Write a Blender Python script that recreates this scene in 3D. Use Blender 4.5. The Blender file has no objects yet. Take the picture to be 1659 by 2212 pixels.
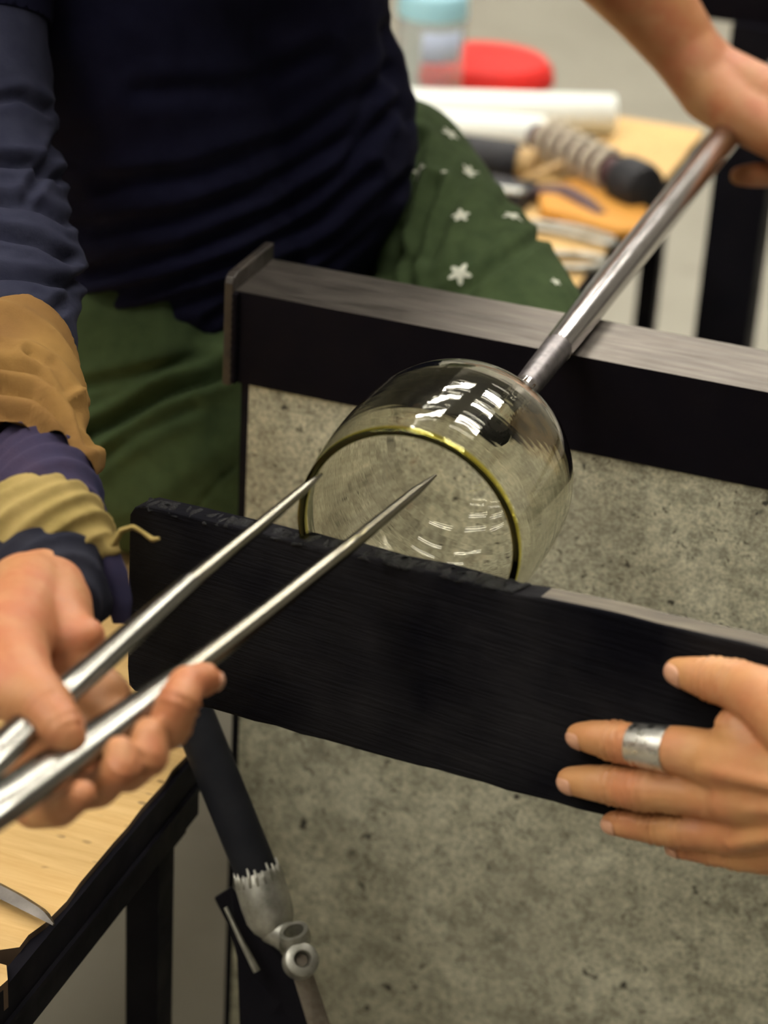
import bpy, bmesh, math, random
import numpy as np
from mathutils import Vector, Matrix, noise
from mathutils.bvhtree import BVHTree

random.seed(7)
S = bpy.context.scene
COL = S.collection
V = Vector

# ------------------------------------------------------------------ camera
# world: X runs along the bench rail, Y along the blowpipe, Z up; the origin is
# the near top left corner of the rail, metres.
W, H, F = 1659.0, 2212.0, 5000.0
yaw, pitch, roll = [math.radians(a) for a in (18.62, 27.17, 3.435)]
DIR = V((-math.sin(yaw) * math.cos(pitch), math.cos(yaw) * math.cos(pitch), -math.sin(pitch)))
_r = DIR.cross(V((0, 0, 1))).normalized()
_u = _r.cross(DIR)
RT = _r * math.cos(roll) + _u * math.sin(roll)
UP = _u * math.cos(roll) - _r * math.sin(roll)


def ray(x, y):
    return DIR + RT * ((x - W / 2) / F) - UP * ((y - H / 2) / F)


CAM = -ray(508, 628) * 1.40
cd = bpy.data.cameras.new('camera')
cam = bpy.data.objects.new('camera', cd)
COL.objects.link(cam)
m = Matrix((RT, UP, -DIR)).transposed().to_4x4()
m.translation = CAM
cam.matrix_world = m
cd.sensor_fit = 'VERTICAL'
cd.sensor_height = 36.0
cd.sensor_width = 36.0
cd.lens = 36.0 * F / H
cd.clip_start = 0.02
cd.dof.use_dof = True
cd.dof.focus_distance = 1.21
cd.dof.aperture_fstop = 6.2
S.camera = cam

# ------------------------------------------------------------------ light
wd = bpy.data.worlds.new('world')
S.world = wd
wd.use_nodes = True
wd.node_tree.nodes['Background'].inputs[0].default_value = (0.9, 0.93, 1.0, 1)
wd.node_tree.nodes['Background'].inputs[1].default_value = 0.05
S.view_settings.view_transform = 'Standard'
S.view_settings.look = 'None'
S.view_settings.gamma = 1.0
S.view_settings.use_curve_mapping = False
S.view_settings.exposure = 0.0
TUBE_POWER = 75.0
CEIL = 3.0
FLOOR = -0.80
# centres of the ceiling fixtures (x, y) and their turn about Z
FIXTURES = [(x, y, 0.15) for y in (-3.0, -1.9, -0.9) for x in (-2.45, -0.95)] + [(0.85, -0.6, 0.15)] + [(x, y, 0.15) for y in (0.9, 2.0, 3.1, 4.2, 5.3) for x in (-0.95, 0.85)]
S.cycles.max_bounces = 8
S.cycles.diffuse_bounces = 2
S.cycles.glossy_bounces = 3
S.cycles.transmission_bounces = 8
S.cycles.volume_bounces = 0
S.cycles.use_light_tree = False


# ------------------------------------------------------------------ helpers
def at(x, y, d):
    return CAM + ray(x, y) * d


def on(axis, val, x, y):
    v = ray(x, y)
    i = 'xyz'.index(axis)
    return CAM + v * ((val - CAM[i]) / v[i])


def tag(o, label, cat, group=None):
    o['label'] = label
    o['category'] = cat
    if group:
        o['group'] = group
    return o


def thing(name, label, cat, loc=(0, 0, 0), group=None):
    o = bpy.data.objects.new(name, None)
    o.empty_display_size = 0.05
    COL.objects.link(o)
    o.location = loc
    tag(o, label, cat, group)
    return o


def link(name, me, mats, parent=None, label=None, smooth=True):
    """link a mesh given in world coordinates; a child keeps its world place"""
    o = bpy.data.objects.new(name, me)
    COL.objects.link(o)
    if not isinstance(mats, (list, tuple)):
        mats = [mats]
    for k in mats:
        me.materials.append(k)
    if smooth:
        me.polygons.foreach_set('use_smooth', [True] * len(me.polygons))
    if parent is not None:
        o.parent = parent
        off = V((0, 0, 0))
        p = parent
        while p is not None:
            off += p.location
            p = p.parent
        o.location = -off
    if label:
        o['label'] = label
    return o


def mesh_from(bm, name='m'):
    me = bpy.data.meshes.new(name)
    bm.normal_update()
    bm.to_mesh(me)
    bm.free()
    return me


def bm_box(bm, lo, hi, mi=0):
    x0, y0, z0 = lo
    x1, y1, z1 = hi
    v = [bm.verts.new(p) for p in ((x0, y0, z0), (x1, y0, z0), (x1, y1, z0), (x0, y1, z0),
                                   (x0, y0, z1), (x1, y0, z1), (x1, y1, z1), (x0, y1, z1))]
    fs = []
    for f in ((0, 3, 2, 1), (4, 5, 6, 7), (0, 1, 5, 4), (1, 2, 6, 5), (2, 3, 7, 6), (3, 0, 4, 7)):
        q = bm.faces.new([v[i] for i in f])
        q.material_index = mi
        fs.append(q)
    return fs


def bevel(bm, w, seg=2, ang=40):
    es = [e for e in bm.edges if len(e.link_faces) == 2 and e.calc_face_angle(0) > math.radians(ang)]
    if es:
        bmesh.ops.bevel(bm, geom=es, offset=w, segments=seg, profile=0.5, affect='EDGES')


def box(name, lo, hi, mats, parent=None, bev=0.002, label=None, top=None):
    bm = bmesh.new()
    fs = bm_box(bm, lo, hi)
    if top is not None:
        fs[1].material_index = top
    if bev:
        bevel(bm, bev)
    return link(name, mesh_from(bm), mats, parent, label, smooth=False)


def sweep(bm, pts, rad, seg=20, up=V((0, 0, 1)), cap=True, mi=0):
    """tube through pts; rad: list of (across, along up)"""
    n = len(pts)
    rings = []
    for i, p in enumerate(pts):
        t = (pts[min(i + 1, n - 1)] - pts[max(i - 1, 0)]).normalized()
        a = t.cross(up)
        if a.length < 1e-6:
            a = t.cross(V((1, 0, 0)))
        a.normalize()
        b = a.cross(t).normalized()
        ra, rb = rad[i] if isinstance(rad[i], (tuple, list)) else (rad[i], rad[i])
        rings.append([bm.verts.new(p + a * (ra * math.cos(2 * math.pi * k / seg)) + b * (rb * math.sin(2 * math.pi * k / seg)))
                      for k in range(seg)])
    for i in range(n - 1):
        for k in range(seg):
            f = bm.faces.new((rings[i][k], rings[i][(k + 1) % seg], rings[i + 1][(k + 1) % seg], rings[i + 1][k]))
            f.material_index = mi
    if cap:
        f = bm.faces.new(list(reversed(rings[0]))); f.material_index = mi
        f = bm.faces.new(rings[-1]); f.material_index = mi
    bmesh.ops.recalc_face_normals(bm, faces=bm.faces[:])


def tube(name, pts, rad, mat, parent=None, seg=20, up=V((0, 0, 1)), label=None):
    bm = bmesh.new()
    sweep(bm, [V(p) for p in pts], rad, seg, up)
    o = link(name, mesh_from(bm), mat, parent, label)
    return sharp(o)


def sharp(o, ang=35):
    me = o.data
    bm = bmesh.new()
    bm.from_mesh(me)
    for e in bm.edges:
        if len(e.link_faces) == 2 and e.calc_face_angle(0) > math.radians(ang):
            e.smooth = False
    bm.to_mesh(me)
    bm.free()
    return o


def lathe(bm, prof, origin, axis, seg=48, closed=False, mi=0):
    """prof: (r, t) along axis from origin"""
    axis = V(axis).normalized()
    a = axis.cross(V((0.3, 0.2, 1))).normalized()
    b = axis.cross(a).normalized()
    rings = []
    for r, t in prof:
        if r < 1e-7:
            rings.append([bm.verts.new(origin + axis * t)])
        else:
            rings.append([bm.verts.new(origin + axis * t + (a * math.cos(2 * math.pi * k / seg) + b * math.sin(2 * math.pi * k / seg)) * r)
                          for k in range(seg)])
    pairs = list(zip(rings[:-1], rings[1:]))
    if closed:
        pairs.append((rings[-1], rings[0]))
    for p, q in pairs:
        for k in range(seg):
            k2 = (k + 1) % seg
            if len(p) == 1 and len(q) == 1:
                continue
            if len(p) == 1:
                f = bm.faces.new((p[0], q[k2], q[k]))
            elif len(q) == 1:
                f = bm.faces.new((p[k], p[k2], q[0]))
            else:
                f = bm.faces.new((p[k], p[k2], q[k2], q[k]))
            f.material_index = mi
    bmesh.ops.recalc_face_normals(bm, faces=bm.faces[:])


def lathed(name, prof, origin, axis, mat, parent=None, seg=48, closed=False, label=None):
    bm = bmesh.new()
    lathe(bm, prof, V(origin), axis, seg, closed)
    return sharp(link(name, mesh_from(bm), mat, parent, label))


def prism(name, outline, depth, mat, parent=None, bev=0.0, label=None, mats_side=None):
    """outline: world points (planar), depth: extrusion vector"""
    bm = bmesh.new()
    lo = [bm.verts.new(p) for p in outline]
    hi = [bm.verts.new(V(p) + depth) for p in outline]
    n = len(lo)
    bm.faces.new(lo)
    bm.faces.new(list(reversed(hi)))
    for i in range(n):
        f = bm.faces.new((lo[i], lo[(i + 1) % n], hi[(i + 1) % n], hi[i]))
        if mats_side is not None:
            f.material_index = mats_side
    bmesh.ops.recalc_face_normals(bm, faces=bm.faces[:])
    if bev:
        bevel(bm, bev)
    return link(name, mesh_from(bm), mat, parent, label, smooth=False)


# --- soft bodies: a union of tapered capsules, voxel-remeshed into one skin
_ico = bmesh.new()
bmesh.ops.create_icosphere(_ico, subdivisions=3, radius=1.0)
ICO_V = np.array([v.co[:] for v in _ico.verts])
_ico.verts.ensure_lookup_table()
ICO_F = [[v.index for v in f.verts] for f in _ico.faces]
_ico.free()


def C(*pts):
    """chain from (px, py, depth, radius in px)"""
    return [(at(x, y, d), r * d / F) for x, y, d, r in pts]


def blob_mesh(chains, voxel, smooth=8):
    vs, fs = [], []
    n = 0
    for ch in chains:
        for i, (p, r) in enumerate(ch):
            vs.append(ICO_V * r + np.array(p[:]))
            fs += [[k + n for k in f] for f in ICO_F]
            n += len(ICO_V)
            if i:
                q, s = ch[i - 1]
                ax = (p - q)
                L = ax.length
                if L < 1e-6:
                    continue
                ax /= L
                # tangent cone between the two spheres
                sn = max(-0.99, min(0.99, (s - r) / L))
                cs = math.sqrt(1 - sn * sn)
                a = ax.orthogonal().normalized()
                b = ax.cross(a)
                K = 24
                ring = []
                for c0, rr in ((q, s), (p, r)):
                    cc = c0 + ax * (rr * sn)
                    for k in range(K):
                        t = 2 * math.pi * k / K
                        ring.append((cc + (a * math.cos(t) + b * math.sin(t)) * (rr * cs))[:])
                vs.append(np.array(ring))
                for k in range(K):
                    k2 = (k + 1) % K
                    fs.append([n + k, n + k2, n + K + k2, n + K + k])
                fs.append([n + k for k in range(K)][::-1])
                fs.append([n + K + k for k in range(K)])
                n += 2 * K
    me = bpy.data.meshes.new('raw')
    me.from_pydata(np.concatenate(vs).tolist(), [], fs)
    o = bpy.data.objects.new('raw', me)
    COL.objects.link(o)
    md = o.modifiers.new('r', 'REMESH')
    md.mode = 'VOXEL'
    md.voxel_size = voxel
    if smooth:
        sm = o.modifiers.new('s', 'SMOOTH')
        sm.factor = 0.5
        sm.iterations = smooth
    dg = bpy.context.evaluated_depsgraph_get()
    dg.update()
    out = bpy.data.meshes.new_from_object(o.evaluated_get(dg))
    bpy.data.objects.remove(o)
    bpy.data.meshes.remove(me)
    out.materials.clear()
    return out


def displace(me, fn):
    n = len(me.vertices)
    co = np.empty(n * 3, np.float32)
    no = np.empty(n * 3, np.float32)
    me.vertices.foreach_get('co', co)
    me.vertex_normals.foreach_get('vector', no)
    co = co.reshape(-1, 3)
    no = no.reshape(-1, 3)
    d = fn(co.astype(np.float64))
    co = co + no * d[:, None].astype(np.float32)
    me.vertices.foreach_set('co', co.ravel())
    me.update()


def vnoise(co, scale, seed=0.0):
    off = V((seed * 7.13, seed * 3.7, seed * 11.1))
    return np.array([noise.noise(V(c) * scale + off) for c in co])


def cut(me, point, normal, near=None):
    """cut away everything on the side the normal points to (faces for which near() holds)"""
    bm = bmesh.new()
    bm.from_mesh(me)
    fs = bm.faces[:] if near is None else [f for f in bm.faces if near(f.calc_center_median())]
    geom = set(fs)
    for f in fs:
        geom.update(f.verts)
        geom.update(f.edges)
    bmesh.ops.bisect_plane(bm, geom=list(geom), plane_co=point, plane_no=normal, clear_outer=True)
    bm.to_mesh(me)
    bm.free()


def join_into(me, others):
    bm = bmesh.new()
    bm.from_mesh(me)
    for k in others:
        bm.from_mesh(k)
    bm.to_mesh(me)
    bm.free()


def bvh_of(me):
    n = len(me.vertices)
    return BVHTree.FromPolygons([v.co.copy() for v in me.vertices], [list(p.vertices) for p in me.polygons])


def nail(parent, bvh, tip, along, width, length, mat, toward=None):
    """small curved nail plate laid on the skin at tip, seen from `toward`"""
    t = (toward or -DIR)
    hit, no, _, _ = bvh.ray_cast(tip + t * 0.05, -t)
    if hit is None:
        return
    no = no.normalized()
    y = (along - no * along.dot(no)).normalized()
    x = y.cross(no)
    bm = bmesh.new()
    nx, ny = 9, 9
    grid = []
    for j in range(ny):
        row = []
        for i in range(nx):
            u = -1 + 2 * i / (nx - 1)
            w = -1 + 2 * j / (ny - 1)
            # square to superellipse
            k = 1 / max(1e-6, (abs(u) ** 3.2 + abs(w) ** 3.2) ** (1 / 3.2)) * max(abs(u), abs(w)) if (u or w) else 0
            u2, w2 = u * k, w * k
            p = hit + x * (u2 * width / 2) + y * (w2 * length / 2)
            h2, n2, _, _ = bvh.ray_cast(p + no * 0.012, -no)
            if h2 is None or (h2 - p).length > 0.006:
                h2 = p - no * (0.12 * width * u2 * u2)
            row.append(bm.verts.new(h2 + no * (0.00045 - 0.0002 * max(abs(u), abs(w)))))
        grid.append(row)
    for j in range(ny - 1):
        for i in range(nx - 1):
            bm.faces.new((grid[j][i], grid[j][i + 1], grid[j + 1][i + 1], grid[j + 1][i]))
    bmesh.ops.recalc_face_normals(bm, faces=bm.faces[:])
    me = mesh_from(bm)
    o = link('fingernail', me, mat, parent)
    sd = o.modifiers.new('thickness', 'SOLIDIFY')
    sd.thickness = 0.0006
    sd.offset = 0
    return o


# ------------------------------------------------------------------ materials
def mat(name, col=(0.5, 0.5, 0.5), rough=0.5, metal=0.0, spec=0.5, **kw):
    k = bpy.data.materials.new(name)
    k.use_nodes = True
    b = k.node_tree.nodes['Principled BSDF']
    b.inputs['Base Color'].default_value = (*col, 1)
    b.inputs['Roughness'].default_value = rough
    b.inputs['Metallic'].default_value = metal
    b.inputs['Specular IOR Level'].default_value = spec
    for a, v in kw.items():
        b.inputs[a.replace('_', ' ')].default_value = v
    return k


def nn(k, typ, **props):
    n = k.node_tree.nodes.new(typ)
    for a, v in props.items():
        setattr(n, a, v)
    return n


def coords(k, scale=(1, 1, 1), rot=(0, 0, 0), which='Object'):
    tc = nn(k, 'ShaderNodeTexCoord')
    mp = nn(k, 'ShaderNodeMapping')
    mp.inputs['Scale'].default_value = scale
    mp.inputs['Rotation'].default_value = rot
    k.node_tree.links.new(tc.outputs[which], mp.inputs[0])
    return mp.outputs[0]


def noise_tex(k, vec, scale, detail=4, rough=0.55, dist=0.0):
    n = nn(k, 'ShaderNodeTexNoise')
    n.inputs['Scale'].default_value = scale
    n.inputs['Detail'].default_value = detail
    n.inputs['Roughness'].default_value = rough
    n.inputs['Distortion'].default_value = dist
    k.node_tree.links.new(vec, n.inputs['Vector'])
    return n.outputs['Fac']


def ramp(k, fac, stops):
    r = nn(k, 'ShaderNodeValToRGB')
    el = r.color_ramp.elements
    while len(el) < len(stops):
        el.new(0.5)
    for e, (p, c) in zip(el, stops):
        e.position = p
        e.color = (*c, 1) if len(c) == 3 else c
    k.node_tree.links.new(fac, r.inputs[0])
    return r.outputs[0]


def mix(k, a, b, fac, mode='MIX'):
    n = nn(k, 'ShaderNodeMix', data_type='RGBA', blend_type=mode)
    L = k.node_tree.links
    for s, v in ((6, a), (7, b)):
        if hasattr(v, 'is_linked'):
            L.new(v, n.inputs[s])
        else:
            n.inputs[s].default_value = (*v, 1)
    if hasattr(fac, 'is_linked'):
        L.new(fac, n.inputs[0])
    else:
        n.inputs[0].default_value = fac
    return n.outputs[2]


def setc(k, sock, out):
    k.node_tree.links.new(out, k.node_tree.nodes['Principled BSDF'].inputs[sock])


def bump(k, height, strength=0.3, dist=0.002, prev=None):
    b = nn(k, 'ShaderNodeBump')
    b.inputs['Strength'].default_value = strength
    b.inputs['Distance'].default_value = dist
    k.node_tree.links.new(height, b.inputs['Height'])
    if prev is not None:
        k.node_tree.links.new(prev, b.inputs['Normal'])
    setc(k, 'Normal', b.outputs[0])
    return b.outputs[0]


def grey(v):
    return (v, v, v)


def make_skin(name, base, red, pale):
    k = mat(name, base, 0.5, spec=0.35)
    v = coords(k)
    a = ramp(k, noise_tex(k, v, 34, 4), [(0.35, base), (0.62, red)])
    b = mix(k, a, pale, ramp(k, noise_tex(k, v, 55, 3), [(0.5, grey(0)), (0.85, grey(0.7))]))
    setc(k, 'Base Color', b)
    vo = nn(k, 'ShaderNodeTexVoronoi', feature='DISTANCE_TO_EDGE')
    vo.inputs['Scale'].default_value = 900
    k.node_tree.links.new(v, vo.inputs['Vector'])
    p = bump(k, ramp(k, vo.outputs['Distance'], [(0.0, grey(0)), (0.12, grey(1))]), 0.10, 0.0004)
    bump(k, noise_tex(k, v, 260, 4, 0.6), 0.4, 0.0010, p)
    setc(k, 'Roughness', ramp(k, noise_tex(k, v, 200, 2), [(0.3, grey(0.42)), (0.7, grey(0.6))]))
    return k


M = {}
M['skin_w'] = make_skin('skin_worker', (0.38, 0.172, 0.070), (0.37, 0.128, 0.055), (0.46, 0.245, 0.115))
M['skin_a'] = make_skin('skin_assistant', (0.42, 0.205, 0.08), (0.40, 0.155, 0.065), (0.50, 0.28, 0.13))
M['nail'] = mat('nail', (0.47, 0.25, 0.155), 0.35, spec=0.4)
M['hair'] = mat('hair', (0.03, 0.018, 0.01), 0.5)


def make_cloth(name, c1, c2, scale=60, weave=900, sheen=0.15):
    k = mat(name, c1, 0.95, spec=0.08)
    v = coords(k)
    setc(k, 'Base Color', ramp(k, noise_tex(k, v, scale, 5), [(0.3, c1), (0.7, c2)]))
    p = bump(k, noise_tex(k, v, weave, 2), 0.25, 0.0006)
    bump(k, noise_tex(k, v, 45, 3), 0.25, 0.004, p)
    return k


M['shirt'] = make_cloth('navy_jersey', (0.0042, 0.0044, 0.0140), (0.0066, 0.0070, 0.0200))
M['sleeve'] = make_cloth('slate_cloth', (0.0155, 0.0165, 0.031), (0.023, 0.0245, 0.042))
M['trousers'] = make_cloth('green_cotton', (0.032, 0.049, 0.021), (0.047, 0.069, 0.029))
M['wrap'] = make_cloth('tan_cloth', (0.10, 0.048, 0.019), (0.22, 0.125, 0.038), 14)
M['bandana'] = make_cloth('khaki_cloth', (0.20, 0.15, 0.05), (0.30, 0.22, 0.085), 30)
M['band_navy'] = make_cloth('navy_band', (0.022, 0.024, 0.055), (0.04, 0.028, 0.05), 20)
M['band_dark'] = make_cloth('charcoal_band', (0.012, 0.013, 0.022), (0.022, 0.022, 0.03), 30)
M['denim'] = make_cloth('denim', (0.03, 0.04, 0.07), (0.04, 0.05, 0.09))
M['grey_tee'] = make_cloth('grey_tee', (0.10, 0.10, 0.10), (0.13, 0.13, 0.13))
M['flower'] = mat('flower_print', (0.62, 0.63, 0.52), 0.9, spec=0.1)
M['shoe'] = mat('shoe', (0.02, 0.02, 0.02), 0.6)


def make_steel(name, c1, c2, r1, r2, scale, stretch=(1, 1, 1), metal=1.0, b=0.1):
    k = mat(name, c1, r1, metal, 0.5 if metal else 0.07)
    v = coords(k, stretch)
    n = noise_tex(k, v, scale, 6, 0.65)
    setc(k, 'Base Color', ramp(k, n, [(0.3, c1), (0.7, c2)]))
    setc(k, 'Roughness', ramp(k, noise_tex(k, v, scale * 1.7, 4), [(0.3, grey(r1)), (0.7, grey(r2))]))
    bump(k, noise_tex(k, v, scale * 4, 3), b, 0.0006)
    return k


M['rail_dark'] = make_steel('blackened_steel', (0.0018, 0.0014, 0.0034), (0.004, 0.0028, 0.0045), 0.6, 0.8, 25, metal=0.0)
M['rail_top'] = make_steel('worn_steel', (0.070, 0.062, 0.054), (0.145, 0.127, 0.110), 0.40, 0.58, 60, (0.25, 2, 2))
M['rail_worn_glint'] = make_steel('worn_edge_glint', (0.18, 0.15, 0.13), (0.42, 0.38, 0.33), 0.3, 0.45, 90, (0.3, 2, 2))  # worn bevels, with the edge highlight put into a brighter steel colour
M['rail_edge'] = make_steel('brown_steel', (0.012, 0.009, 0.008), (0.035, 0.027, 0.02), 0.4, 0.6, 60, metal=0.3)
M['frame'] = make_steel('black_frame', (0.0032, 0.0032, 0.0058), (0.007, 0.0062, 0.009), 0.5, 0.7, 20, metal=0.0)
M['pipe'] = make_steel('pipe_steel', (0.42, 0.40, 0.40), (0.56, 0.53, 0.52), 0.14, 0.22, 40, (3, 0.4, 3), 1.0, 0.02)
M['pipe_hot'] = make_steel('scaled_pipe_end', (0.11, 0.10, 0.105), (0.24, 0.22, 0.22), 0.35, 0.55, 130)
M['jack'] = make_steel('jack_steel', (0.19, 0.178, 0.145), (0.23, 0.215, 0.175), 0.24, 0.28, 12, (1, 1, 1), 1.0, 0.02)
M['jack_handle'] = make_steel('jack_handle_steel', (0.20, 0.195, 0.175), (0.24, 0.235, 0.21), 0.20, 0.24, 12, (1, 1, 1), 1.0, 0.02)
M['jack_tip'] = make_steel('jack_tip_steel', (0.11, 0.10, 0.09), (0.26, 0.24, 0.22), 0.3, 0.45, 90)
M['zinc'] = make_steel('zinc_fitting', (0.20, 0.20, 0.17), (0.46, 0.45, 0.40), 0.4, 0.6, 70)
M['tube_black'] = make_steel('black_tube', (0.008, 0.0085, 0.011), (0.014, 0.0145, 0.017), 0.45, 0.65, 40, metal=0.0)
M['rust'] = make_steel('rusty_bar', (0.10, 0.08, 0.06), (0.24, 0.21, 0.17), 0.5, 0.7, 60, metal=0.8)
M['dark_steel'] = make_steel('dark_tool_steel', (0.05, 0.045, 0.04), (0.11, 0.10, 0.09), 0.35, 0.5, 60)
M['silver'] = make_steel('silver_ring', (0.48, 0.47, 0.42), (0.72, 0.71, 0.66), 0.22, 0.42, 160, b=0.35)


def make_sheet():
    k = mat('galvanised_sheet', (0.2, 0.19, 0.16), 0.62, 0.0, spec=0.3)
    v = coords(k)
    base = ramp(k, noise_tex(k, v, 11, 6, 0.7), [(0.32, (0.38, 0.36, 0.262)), (0.5, (0.58, 0.562, 0.415)), (0.7, (0.80, 0.78, 0.59))])
    fine = ramp(k, noise_tex(k, v, 380, 5, 0.75), [(0.38, grey(0.45)), (0.60, grey(1.1))])
    c = mix(k, base, fine, 0.8, 'MULTIPLY')
    blot = ramp(k, noise_tex(k, v, 75, 6, 0.75), [(0.40, grey(0.52)), (0.56, grey(1.0))])
    c = mix(k, c, blot, 0.75, 'MULTIPLY')
    vs = coords(k, (10, 10, 140))
    streak = ramp(k, noise_tex(k, vs, 6, 4), [(0.3, grey(0.80)), (0.7, grey(1.06))])
    c = mix(k, c, streak, 0.55, 'MULTIPLY')
    # dark specks of soot
    vo = nn(k, 'ShaderNodeTexVoronoi')
    vo.inputs['Scale'].default_value = 48
    vo.inputs['Randomness'].default_value = 1.0
    wv = nn(k, 'ShaderNodeVectorMath', operation='ADD')
    nz = nn(k, 'ShaderNodeTexNoise')
    nz.inputs['Scale'].default_value = 90
    sc = nn(k, 'ShaderNodeVectorMath', operation='SCALE')
    sc.inputs['Scale'].default_value = 0.022
    L = k.node_tree.links
    L.new(v, nz.inputs['Vector'])
    L.new(nz.outputs['Color'], sc.inputs[0])
    L.new(v, wv.inputs[0])
    L.new(sc.outputs[0], wv.inputs[1])
    L.new(wv.outputs[0], vo.inputs['Vector'])
    spot = ramp(k, vo.outputs['Distance'], [(0.10, grey(1)), (0.17, grey(0))])
    dens = ramp(k, noise_tex(k, v, 26, 3), [(0.43, grey(0)), (0.53, grey(0.95))])
    sp = mix(k, spot, dens, 1.0, 'MULTIPLY')
    c = mix(k, c, (0.028, 0.026, 0.02), sp)
    vo2 = nn(k, 'ShaderNodeTexVoronoi')
    vo2.inputs['Scale'].default_value = 150
    L.new(wv.outputs[0], vo2.inputs['Vector'])
    sp2 = mix(k, ramp(k, vo2.outputs['Distance'], [(0.10, grey(0.85)), (0.26, grey(0))]), ramp(k, noise_tex(k, v, 34, 4, 0.7), [(0.42, grey(0)), (0.52, grey(1))]), 1.0, 'MULTIPLY')
    c = mix(k, c, (0.04, 0.036, 0.024), sp2)
    st = ramp(k, noise_tex(k, v, 34, 7, 0.8), [(0.55, grey(0)), (0.70, grey(0.8))])
    c = mix(k, c, (0.055, 0.048, 0.03), st)
    setc(k, 'Base Color', c)
    bump(k, noise_tex(k, v, 160, 4), 0.25, 0.0008)
    return k


M['sheet'] = make_sheet()


def make_floor():
    k = mat('concrete_floor', (0.3, 0.29, 0.25), 0.75, spec=0.2)
    v = coords(k)
    c = ramp(k, noise_tex(k, v, 1.6, 6, 0.6), [(0.3, (0.22, 0.205, 0.165)), (0.7, (0.30, 0.285, 0.235))])
    st = ramp(k, noise_tex(k, v, 9, 4), [(0.55, grey(0)), (0.8, grey(0.5))])
    setc(k, 'Base Color', mix(k, c, (0.15, 0.13, 0.11), st))
    return k


M['floor'] = make_floor()
M['wall'] = mat('painted_wall', (0.32, 0.31, 0.28), 0.9, spec=0.1)
M['ceiling'] = mat('ceiling_paint', (0.20, 0.20, 0.19), 0.95, spec=0.05)


def make_wood(name, c1, c2, speck=0.6, stretch=(6, 60, 60)):
    k = mat(name, c1, 0.65, spec=0.25)
    v = coords(k, stretch)
    c = ramp(k, noise_tex(k, v, 3.0, 6, 0.6, 0.6), [(0.3, c1), (0.7, c2)])
    v2 = coords(k)
    vo = nn(k, 'ShaderNodeTexVoronoi')
    vo.inputs['Scale'].default_value = 90
    k.node_tree.links.new(coords(k, (0.6, 1, 1)), vo.inputs['Vector'])
    sp = ramp(k, vo.outputs['Distance'], [(0.10, grey(speck)), (0.22, grey(0))])
    dn = ramp(k, noise_tex(k, v2, 22, 3), [(0.44, grey(0)), (0.56, grey(1))])
    c = mix(k, c, (0.05, 0.03, 0.012), mix(k, sp, dn, 1.0, 'MULTIPLY'))
    setc(k, 'Base Color', c)
    bump(k, noise_tex(k, v, 8, 4), 0.15, 0.0006)
    return k


M['board'] = make_wood('plywood_board', (0.56, 0.35, 0.13), (0.68, 0.46, 0.20))
M['board_edge'] = mat('plywood_edge', (0.09, 0.055, 0.03), 0.9)
M['block_wood'] = make_wood('cherry_block', (0.50, 0.22, 0.035), (0.62, 0.30, 0.06), 0.2)


def make_char():
    k = mat('charred_wood', (0.008, 0.008, 0.011), 0.7, spec=0.05)
    v = coords(k, (1.2, 1, 26))
    n = noise_tex(k, v, 22, 5, 0.6, 0.4)
    setc(k, 'Base Color', ramp(k, noise_tex(k, coords(k), 14, 4), [(0.38, (0.0012, 0.0012, 0.0030)), (0.70, (0.0125, 0.0118, 0.0130))]))  # lighter patches put a grey sheen into the char colour
    setc(k, 'Roughness', ramp(k, noise_tex(k, coords(k), 10, 3), [(0.3, grey(0.55)), (0.7, grey(0.8))]))
    bump(k, n, 0.8, 0.0016)
    return k


M['char'] = make_char()
k = mat('char_crust', (0.0025, 0.0025, 0.0035), 0.42, spec=0.25)
bump(k, noise_tex(k, coords(k), 500, 4, 0.7), 1.0, 0.002)
M['char_crust'] = k
k = mat('scorched_edge', (0.12, 0.09, 0.06), 0.7)
setc(k, 'Base Color', ramp(k, noise_tex(k, coords(k, (3, 30, 30)), 8, 5), [(0.3, (0.030, 0.023, 0.017)), (0.5, (0.070, 0.056, 0.036)), (0.7, (0.120, 0.098, 0.064))]))
M['scorched'] = k

k = bpy.data.materials.new('molten_clear_glass')
k.use_nodes = True
nt = k.node_tree
nt.nodes.remove(nt.nodes['Principled BSDF'])
g = nt.nodes.new('ShaderNodeBsdfGlass')
g.inputs['Color'].default_value = (1.0, 0.996, 0.955, 1)
g.inputs['Roughness'].default_value = 0.0
g.inputs['IOR'].default_value = 1.5
out = nt.nodes['Material Output']
nt.links.new(g.outputs[0], out.inputs['Surface'])
bp = nt.nodes.new('ShaderNodeBump')
bp.inputs['Strength'].default_value = 0.045
bp.inputs['Distance'].default_value = 0.002
nt.links.new(noise_tex(k, coords(k, (0.22, 3.0, 0.22)), 48, 2), bp.inputs['Height'])
nt.links.new(bp.outputs[0], g.inputs['Normal'])
M['glass'] = k
k2 = k.copy()
k2.name = 'refracted_yellow_glass_rim'  # yellow light refracted in the thick lip is put into this tint
for n_ in k2.node_tree.nodes:
    if n_.type == 'BSDF_GLASS':
        n_.inputs['Color'].default_value = (1.0, 0.95, 0.40, 1)
M['glass_rim'] = k2
M['clear'] = mat('clear_plastic', (0.9, 0.95, 0.97), 0.12, Transmission_Weight=0.9, IOR=1.15)
M['lid_blue'] = mat('pale_blue_lid', (0.30, 0.56, 0.66), 0.45)
M['label_blue'] = mat('label_print', (0.45, 0.52, 0.68), 0.5)
M['red'] = mat('red_plastic', (0.58, 0.022, 0.018), 0.6, spec=0.15)
M['white'] = mat('white_paper', (0.82, 0.85, 0.80), 0.9, spec=0.1)
M['black'] = mat('black_rubber', (0.006, 0.006, 0.009), 0.7)
M['wire'] = mat('pale_wire', (0.50, 0.44, 0.34), 0.45, 0.4)
M['brown'] = mat('brown_leather', (0.055, 0.018, 0.02), 0.6)
M['tan'] = mat('tan_wood', (0.38, 0.24, 0.09), 0.6)
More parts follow.
